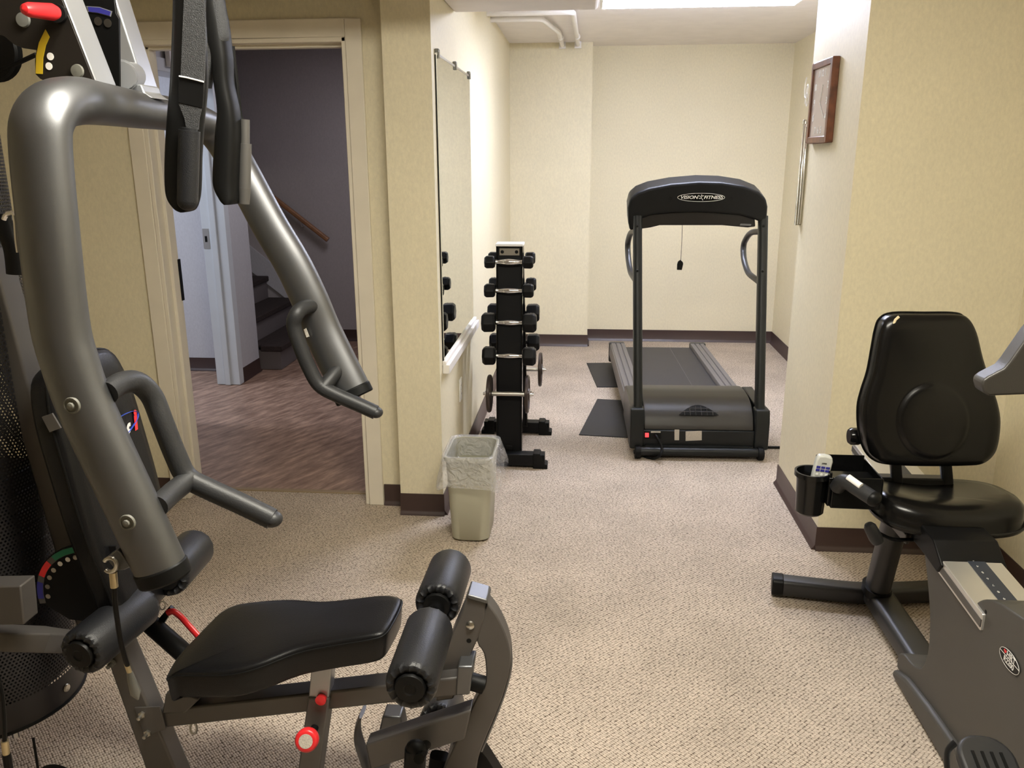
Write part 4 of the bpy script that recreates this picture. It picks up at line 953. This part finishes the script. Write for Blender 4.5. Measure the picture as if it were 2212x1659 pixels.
part('gusset_plate', MB().prism([P(a, b, 1.572) for a, b in ((290, 1529), (345, 1527), (358, 1576), (312, 1590))], (0, .004, 0)), m_frame, gy, bevel=.001)
for a, b in ((308, 1542), (320, 1582), (243, 1431)):
    part('bolt', MB().lathe(P(a, b, 1.573), (0, -1, 0), [(0, .0085), (.006, .0085), (.006, .0045), (.020, .0045), (.021, .001)], 6 if a != 243 else 20), m_steel if a != 243 else m_clear, gy)
part('rail_end_cap', MB().prism([P(a, b, 1.575) for a, b in ((988, 1440), (1022, 1440), (1014, 1502), (984, 1503))], (0, .065, 0)), m_silver, gy, bevel=.004)
part('rubber_bumper', MB().cyl(P(1012, 1470, 1.61), P(1046, 1480, 1.61), .020), m_rubber, gy)
# seat support post with pop-pin knob
part('seat_post', MB().prism([ext(P(661, 1535, 1.565), P(644, 1659, 1.565), .40), ext(P(708, 1536, 1.565), P(691, 1659, 1.565), .40), ext(P(708, 1536, 1.565), P(691, 1659, 1.565), .06), ext(P(661, 1535, 1.565), P(644, 1659, 1.565), .06)], (0, .05, 0)), m_frame, gy, bevel=.004)
part('inner_post', MB().prism([P(a, b, 1.57) for a, b in ((672, 1440), (717, 1436), (707, 1540), (664, 1537))], (0, .04, 0)), m_silver2, gy, bevel=.003)
kb = part('release_knob', MB().lathe(P(668, 1592, 1.53), P(660, 1602, 1.50)-P(668, 1592, 1.53), [(0, .012), (.004, .021), (.012, .0255), (.026, .0255), (.031, .021), (.031, .0155), (.0305, .001)], 32), m_red, gy, angle=50)
kc = P(660, 1602, 1.50); kd = (P(660, 1602, 1.50)-P(668, 1592, 1.53)).normalized()
part('knob_cap', MB().lathe(P(668, 1592, 1.53)+kd*.031, kd, [(0, .0155), (.0008, .0155), (.001, .001)], 28), m_label, kb)
part('knob_stem', MB().cyl(P(680, 1572, 1.565), P(668, 1592, 1.53), .009), m_rubber, kb)
part('pin_hole_red_reflection', MB().lathe(P(695, 1508, 1.569), (0, -1, 0), [(0, .012), (.010, .012), (.012, .001)], 20), m_red, gy)  # red colour stands in for a reflection in the pin hole
# seat pad
ol = [(360, 1461), (378, 1455), (438, 1454), (499, 1452), (560, 1437), (644, 1405), (728, 1388), (796, 1377), (830, 1366), (850, 1338), (864, 1310), (868, 1294), (858, 1288), (830, 1286), (762, 1294), (695, 1299), (627, 1295), (560, 1299), (510, 1306), (482, 1318), (462, 1334), (425, 1372), (385, 1415)]
sA, sB, sC = .665, .205, 0
so_ = spline([PP(a, b, sA, sB, sC) for a, b in ol], 4, closed=True)
cen = V((sum(p.x for p in so_)/len(so_), sum(p.y for p in so_)/len(so_), sum(p.z for p in so_)/len(so_)))
def spd(p, f, d): q = cen+(p-cen)*f; return V((q.x, q.y, q.z+d))
R = [[spd(p, f, d) for p in so_] for f, d in ((.9, -.064), (.97, -.064), (.985, -.058), (.995, -.03), (1., -.010), (.992, -.003), (.975, .001), (.93, .004), (.8, .006), (.5, .008), (.1, .008))]
sp_ = part('seat', MB().rings(R), m_leather, gy, angle=70)
part('seat_seam', MB().tube([spd(p, 1., -.007) for p in so_], .0022, 6, closed=True), m_black, sp_)
part('seat_mount', MB().prism([P(a, b, 1.575) for a, b in ((357, 1500), (378, 1492), (430, 1512), (400, 1540), (350, 1542))], (0, .05, 0)), m_frame, gy, bevel=.003)
# foam rollers
def roller(name, p0, p1, r, capend0=True, lab=None):
    d = (p1-p0); L = d.length; n = 14
    prof = [(.014, r*.50), (.006, r*.62), (.001, r*.78), (.005, r*.92), (.018, r), (L-.018, r), (L-.005, r*.92), (L-.001, r*.78), (L-.006, r*.62), (L-.014, r*.50)]
    def md(j, t):
        if j in (1, 2, 3, 6, 7, 8): return ((1 if j < 5 else -1)*.004*abs(math.sin(n*t/2))**.5*(1 if j in (2, 7) else .6), 0)
        return (0, 0)
    o = part(name, MB().lathe(p0, d, prof, 84, mod=md), m_foam, gy, angle=50, label=lab)
    dn = d.normalized()
    for e, s in ((p0, -1), (p1, 1)):
        part('roller_cap', MB().lathe(e-dn*s*.016, dn*s, [(0, r*.60), (.012, r*.60), (.017, r*.56), (.0185, r*.25), (.0165, r*.2), (.0165, .001)], 36), m_black, o)
    return o
A0, A1 = P(170, 1416, 1.40), P(310, 1300, 1.60)
roller('foam_roller', A0, A1, .0505); roller('foam_roller', P(358, 1250, 1.665), P(424, 1180, 1.86), .050)
part('roller_bar', MB().cyl(A0.lerp(A1, .1), P(420, 1184, 1.85), .012), m_chrome, gy)
B0, B1 = P(885, 1489, 1.36), P(930, 1350, 1.585)
roller('foam_roller', B0, B1, .0515); roller('foam_roller', P(943, 1311, 1.665), P(975, 1222, 1.875), .0525)
part('roller_bar', MB().cyl(B0.lerp(B1, .1), P(972, 1230, 1.86), .0115).cyl(P(936, 1331, 1.60), P(941, 1317, 1.65), .020), m_blackg, gy)
# leg developer
YL = 1.615
lev = [(1008, 1289), (1050, 1301), (1047, 1336), (1030, 1386), (1005, 1440), (979, 1511), (941, 1516), (950, 1440), (976, 1370), (998, 1319)]
la = part('leg_lever', MB().prism([P(a, b, YL) for a, b in lev], (0, .055, 0)), m_frame, gy, bevel=.004)
outer = [(1052, 1303), (1072, 1329), (1092, 1370), (1102, 1410), (1101, 1447), (1089, 1494), (1069, 1548), (1038, 1622), (1028, 1665), (1020, 1720)]
inner = [(940, 1720), (961, 1659), (978, 1619), (1011, 1548), (1032, 1504), (1045, 1487), (1050, 1454), (1045, 1413), (1030, 1386), (1040, 1345)]
part('cable_cam', MB().prism([p for p in spline([P(a, b, YL+.002) for a, b in outer], 3)]+[p for p in spline([P(a, b, YL+.002) for a, b in inner], 3)], (0, .045, 0)), m_frame, gy, bevel=.003)
part('cam_groove', MB().tube(spline([P(a+1, b, YL+.025) for a, b in outer[:8]], 3), .004, 8), m_silver, gy)
part('lever_cap', MB().prism([P(a, b, YL-.004) for a, b in ((1010, 1284), (1052, 1296), (1055, 1306), (1007, 1293))], (0, .063, 0)), m_silver, la, bevel=.003)
part('bolt', MB().lathe(P(1016, 1350, YL), (0, -1, 0), [(0, .010), (.004, .009), (.007, .004), (.0075, .001)], 24), m_steel, la)
part('bolt_hole', MB().lathe(P(1013, 1384, YL), (0, -1, 0), [(0, .0055), (.0006, .0055)], 18), m_rubber, la)
lb_ = [(789, 1609), (1015, 1533), (1030, 1504), (1003, 1600), (803, 1662), (800, 1668)]
part('lower_lever', MB().prism([P(a, b, YL-.03) for a, b in ((789, 1610), (1018, 1534), (1003, 1598), (800, 1664))], (0, .045, 0)), m_frame, gy, bevel=.004)
hk = spline([P(a, b, YL-.01) for a, b in ((784, 1536), (774, 1560), (773, 1590), (785, 1630), (803, 1680))], 5)
part('hook_plate', MB().tube(hk, .0045, 12, r2=.028, hint=(1, 0, .2)), m_frame, gy, angle=50)
part('foot_end_cap', MB().prism([P(a, b, 1.72) for a, b in ((826, 1547), (865, 1549), (872, 1582), (860, 1588), (818, 1582))], (0, .05, 0)), m_silver, gy, bevel=.004)
part('foot_tube', MB().prism([P(a, b, 1.722) for a, b in ((819, 1578), (858, 1582), (840, 1665), (800, 1660))], (0, .045, 0)), m_silver2, gy, bevel=.004)
roller('foam_roller', P(945, 1565, 1.70), P(965, 1512, 1.88), .048)
part('roller_bar', MB().cyl(P(905, 1640, 1.50), P(960, 1530, 1.84), .0115), m_blackg, gy)
part('ankle_pad', MB().rtube([P(898, 1618, 1.535), P(893, 1700, 1.535)], .024, .018, (1, 0, 0), .8).sphere(P(898, 1618, 1.535), .023, (1, .8, 1)), m_rubber, gy, bevel=0)
part('ankle_pad', MB().rtube([P(950, 1632, 1.70), P(940, 1710, 1.70)], .024, .018, (1, 0, 0), .8), m_rubber, gy)
part('floor_strut', MB().prism([P(a, b, 1.70) for a, b in ((1036, 1620), (1052, 1640), (1090, 1700), (1010, 1700), (1020, 1650))], (0, .05, 0)), m_rubber, gy, bevel=.003)
part('front_foot', MB().rtube([V((-.30, YM-.28, .032)), V((-.30, YM+.28, .032))], .03, .03, (1, 0, 0), .25), m_frame, gy)
# red brake lever on black strut behind the seat
part('gas_strut', MB().cyl(P(322, 1345, 1.80), P(455, 1462, 1.72), .024), m_black, gy)
rlv = part('red_lever', MB().tube(spline([P(362, 1324, 1.80), P(374, 1321, 1.80), P(390, 1332, 1.80), P(408, 1352, 1.79), P(430, 1376, 1.78)], 5), .0085, 12, r2=.006), m_red, gy)
part('lever_bracket', MB().prism([P(a, b, 1.80) for a, b in ((364, 1312), (372, 1318), (352, 1350), (336, 1344))], (0, .015, 0)), m_black, rlv, bevel=.002)
part('chain_link', MB().tube([P(345+12*math.cos(t)*.5+6, 1308+9*math.sin(t), 1.82) for t in [2*PI*k/16 for k in range(16)]], .0018, 6, closed=True), m_steel, rlv)
part('chain_link', MB().tube([P(342+4*math.cos(t), 1303+8*math.sin(t), 1.83) for t in [2*PI*k/16 for k in range(16)]], .0018, 6, closed=True), m_steel, rlv)
part('snap_hook', MB().tube([P(418+7*math.cos(t), 1573+12*math.sin(t), 1.62) for t in [2*PI*k/20 for k in range(20)]], .003, 6, closed=True), m_steel, gy)
# arm cable with ring, ferrule and clear stop
part('cable_lug', MB().prism([P(a, b, 1.17) for a, b in ((228, 1205), (252, 1188), (262, 1196), (282, 1225), (268, 1232), (250, 1234))], (0, .02, 0)), m_silver, gy, bevel=.002)
part('lug_ring', MB().tube([P(238+14*math.cos(t), 1220+15*math.sin(t), 1.16) for t in [2*PI*(k/24)-2.6 for k in range(20)]], .0035, 8, caps=True), m_steel, gy)
part('cable_ferrule', MB().cyl(P(244, 1236, 1.165), P(247, 1268, 1.165), .0062), m_brass, gy)
part('cable', MB().tube(spline([P(247, 1266, 1.165), P(249, 1305, 1.17), (P(258, 1370, 1.18)), P(268, 1415, 1.19), P(275, 1437, 1.20)], 5), .0042, 10), m_rubber, gy)
part('cable_ferrule', MB().cyl(P(273, 1433, 1.20), P(281, 1456, 1.20), .0042), m_brass, gy)
part('cable_stop', MB().tube([P(280, 1452, 1.20), P(284, 1468, 1.20), P(292, 1495, 1.20), P(298, 1511, 1.20)], .007, 16, radii=[.005, .0072, .0098, .002]), m_clear, gy)
# pulleys and cables on the far left
mbp = MB().lathe(P(-8, 112, 1.62), (0, -1, 0), [(0, .02), (0, .052), (.004, .056), (.008, .048), (.014, .048), (.018, .056), (.022, .052), (.022, .02)], 36)
part('pulley', mbp, m_rubber, gy)
part('cable', MB().tube([P(-40, 168, 1.60), P(30, 140, 1.60), P(78, 118, 1.60)], .0045, 8), m_rubber, gy)
part('low_pulley', MB().lathe(P(128, 1690, 1.42), (0, -1, 0), [(0, .02), (0, .046), (.004, .050), (.009, .042), (.016, .042), (.021, .050), (.025, .046), (.025, .02)], 36), m_rubber, gy)
part('low_pulley_bracket', MB().box(-1.10, -1.05, 1.43, 1.60, .03, .09), m_frame, gy)
part('cable', MB().tube([P(72, 1595, 1.50), P(84, 1672, 1.50), P(90, 1705, 1.50)], .003, 8), m_rubber, gy)
part('cable_ferrule', MB().cyl(P(10, 1600, 1.30), P(14, 1630, 1.30), .0070), m_brass, gy)
part('cable', MB().tube(spline([P(-30, 1400, 1.30), P(0, 1480, 1.30), P(8, 1540, 1.30), P(10, 1602, 1.30)], 4), .0042, 8), m_rubber, gy)
part('cable', MB().tube([P(14, 1628, 1.30), P(22, 1680, 1.30), P(26, 1720, 1.30)], .008, 10), m_rubber, gy)
# hanging strap with chrome hook at the far left
hs = thing('cable_strap', 'black strap hanging by a chrome hook at the left edge of the home gym', 'strap', P(25, 520, 1.50))
part('strap', MB().tube(spline([P(4, 462, 1.52), P(14, 500, 1.52), P(28, 540, 1.52), P(34, 592, 1.52)], 5), .018, 16, r2=.012, hint=(1, 0, 0)), m_black, hs)
part('hook', MB().tube(spline([P(8, 474, 1.48), P(14, 463, 1.48), P(28, 461, 1.48), P(33, 475, 1.48), P(36, 515, 1.48), P(40, 545, 1.48)], 5), .0048, 10), m_chrome, hs)
# ab crunch strap : two padded loops hanging from the top
ab = thing('ab_strap', 'pair of padded black straps with tube grips hanging in front of the doorway', 'strap', P(440, 200, 1.6))
def sheet(name, rows, y, th, m, parent, bev=.004, dy=0):
    # rows: (left px, right px, py) down the strap
    L = spline([P(l, py, y) for l, r, py in rows], 5); Rr = spline([P(r, py, y+dy) for l, r, py in rows], 5); R = []
    for a, b in zip(L, Rr):
        c = (a+b)/2; h = (b-a)/2; w = V((0, 1, 0)); ring = []
        for k in range(20):
            t = 2*PI*k/20; cx = math.copysign(abs(math.cos(t))**.6, math.cos(t)); sy = math.copysign(abs(math.sin(t))**.8, math.sin(t))
            ring.append(c+h*cx+w*th*sy)
        R.append(ring)
    return part(name, MB().rings(R), m, parent, angle=60)
s1 = sheet('near_strap', [(378, 460, -120), (376, 443, 0), (373, 446, 90), (369, 448, 180), (363, 442, 250), (358, 436, 330), (358, 434, 400), (364, 430, 432), (380, 421, 452), (395, 405, 458)], 1.50, .016, m_black, ab)
part('webbing', MB().prism([P(a, b, 1.482) for a, b in ((396, -120), (452, -120), (441, 0), (444, 90), (441, 175), (390, 165), (393, 90), (397, 0))], (0, .003, 0)), m_web, s1)
part('webbing_fold', MB().prism([P(a, b, 1.480) for a, b in ((386, 164), (441, 177), (437, 234), (384, 222))], (0, .004, 0)), m_black, s1, bevel=.001)
part('stitching', MB().tube([P(387, 164.5, 1.4785), P(405, 168, 1.478), P(425, 173, 1.4785), P(440, 177, 1.4785)], .0014, 6), m_whitelet, s1)
part('webbing_tail', MB().prism([P(a, b, 1.481) for a, b in ((385, 222), (436, 231), (430, 255), (428, 280), (402, 276), (398, 255))], (0, .003, 0)), m_web, s1)
part('tube_grip', MB().cyl(P(409, 282, 1.478), P(405, 435, 1.478), .0185).sphere(P(405, 435, 1.478), .0183, (1, 1, .9)).cyl(P(409, 276, 1.478), P(409, 284, 1.478), .014), m_foam, s1)
s2_ = sheet('far_strap', [(452, 480, -120), (442, 478, -20), (444, 490, 50), (452, 495, 90), (462, 500, 130), (468, 503, 180), (475, 514, 240), (470, 517, 290), (466, 515, 350), (466, 513, 400), (480, 513, 430), (492, 508, 441)], 1.70, .030, m_rubber, ab, dy=0)
sheet('strap_cover', [(440, 470, -120), (440, 478, -20), (443, 491, 50), (449, 492, 84), (446, 476, 110), (444, 462, 150), (443, 452, 190)], 1.69, .018, m_web, s2_)
part('tube_grip', MB().cyl(P(530, 310, 1.72), P(528, 405, 1.72), .0125).cyl(P(529, 258, 1.72), P(529, 312, 1.72), .0095).cyl(P(528, 405, 1.72), P(527, 440, 1.72), .013, r1=.011), m_gun, s2_)
part('grip_strap', MB().tube(spline([P(503, 100, 1.72), P(512, 180, 1.72), P(520, 250, 1.72), P(529, 262, 1.72)], 4), .004, 8), m_black, s2_)

# ================================================================== LIGHT OUTSIDE THE FIXTURES
def area(name, loc, rot, size, sy, e, c):
    d = bpy.data.lights.new(name, 'AREA'); d.shape = 'RECTANGLE'; d.size = size; d.size_y = sy; d.energy = e; d.color = c
    o = bpy.data.objects.new(name, d); COL.objects.link(o); o.location = loc; o.rotation_euler = rot; return o
area('hall_side_room_light', (-3.6, 4.7, CE-.03), (0, 0, 0), 1.2, .3, 34, (.80, .87, 1.0))
area('hall_light', (-1.4, 5.6, CE-.03), (0, 0, 0), .6, .6, 11, (.95, .90, .97))
sc_ = bpy.context.scene
w = bpy.data.worlds.new('world'); sc_.world = w; w.use_nodes = True
w.node_tree.nodes['Background'].inputs[0].default_value = (.9, .85, .8, 1); w.node_tree.nodes['Background'].inputs[1].default_value = .02
sc_.view_settings.view_transform = 'Standard'; sc_.view_settings.look = 'None'; sc_.view_settings.exposure = 0.0
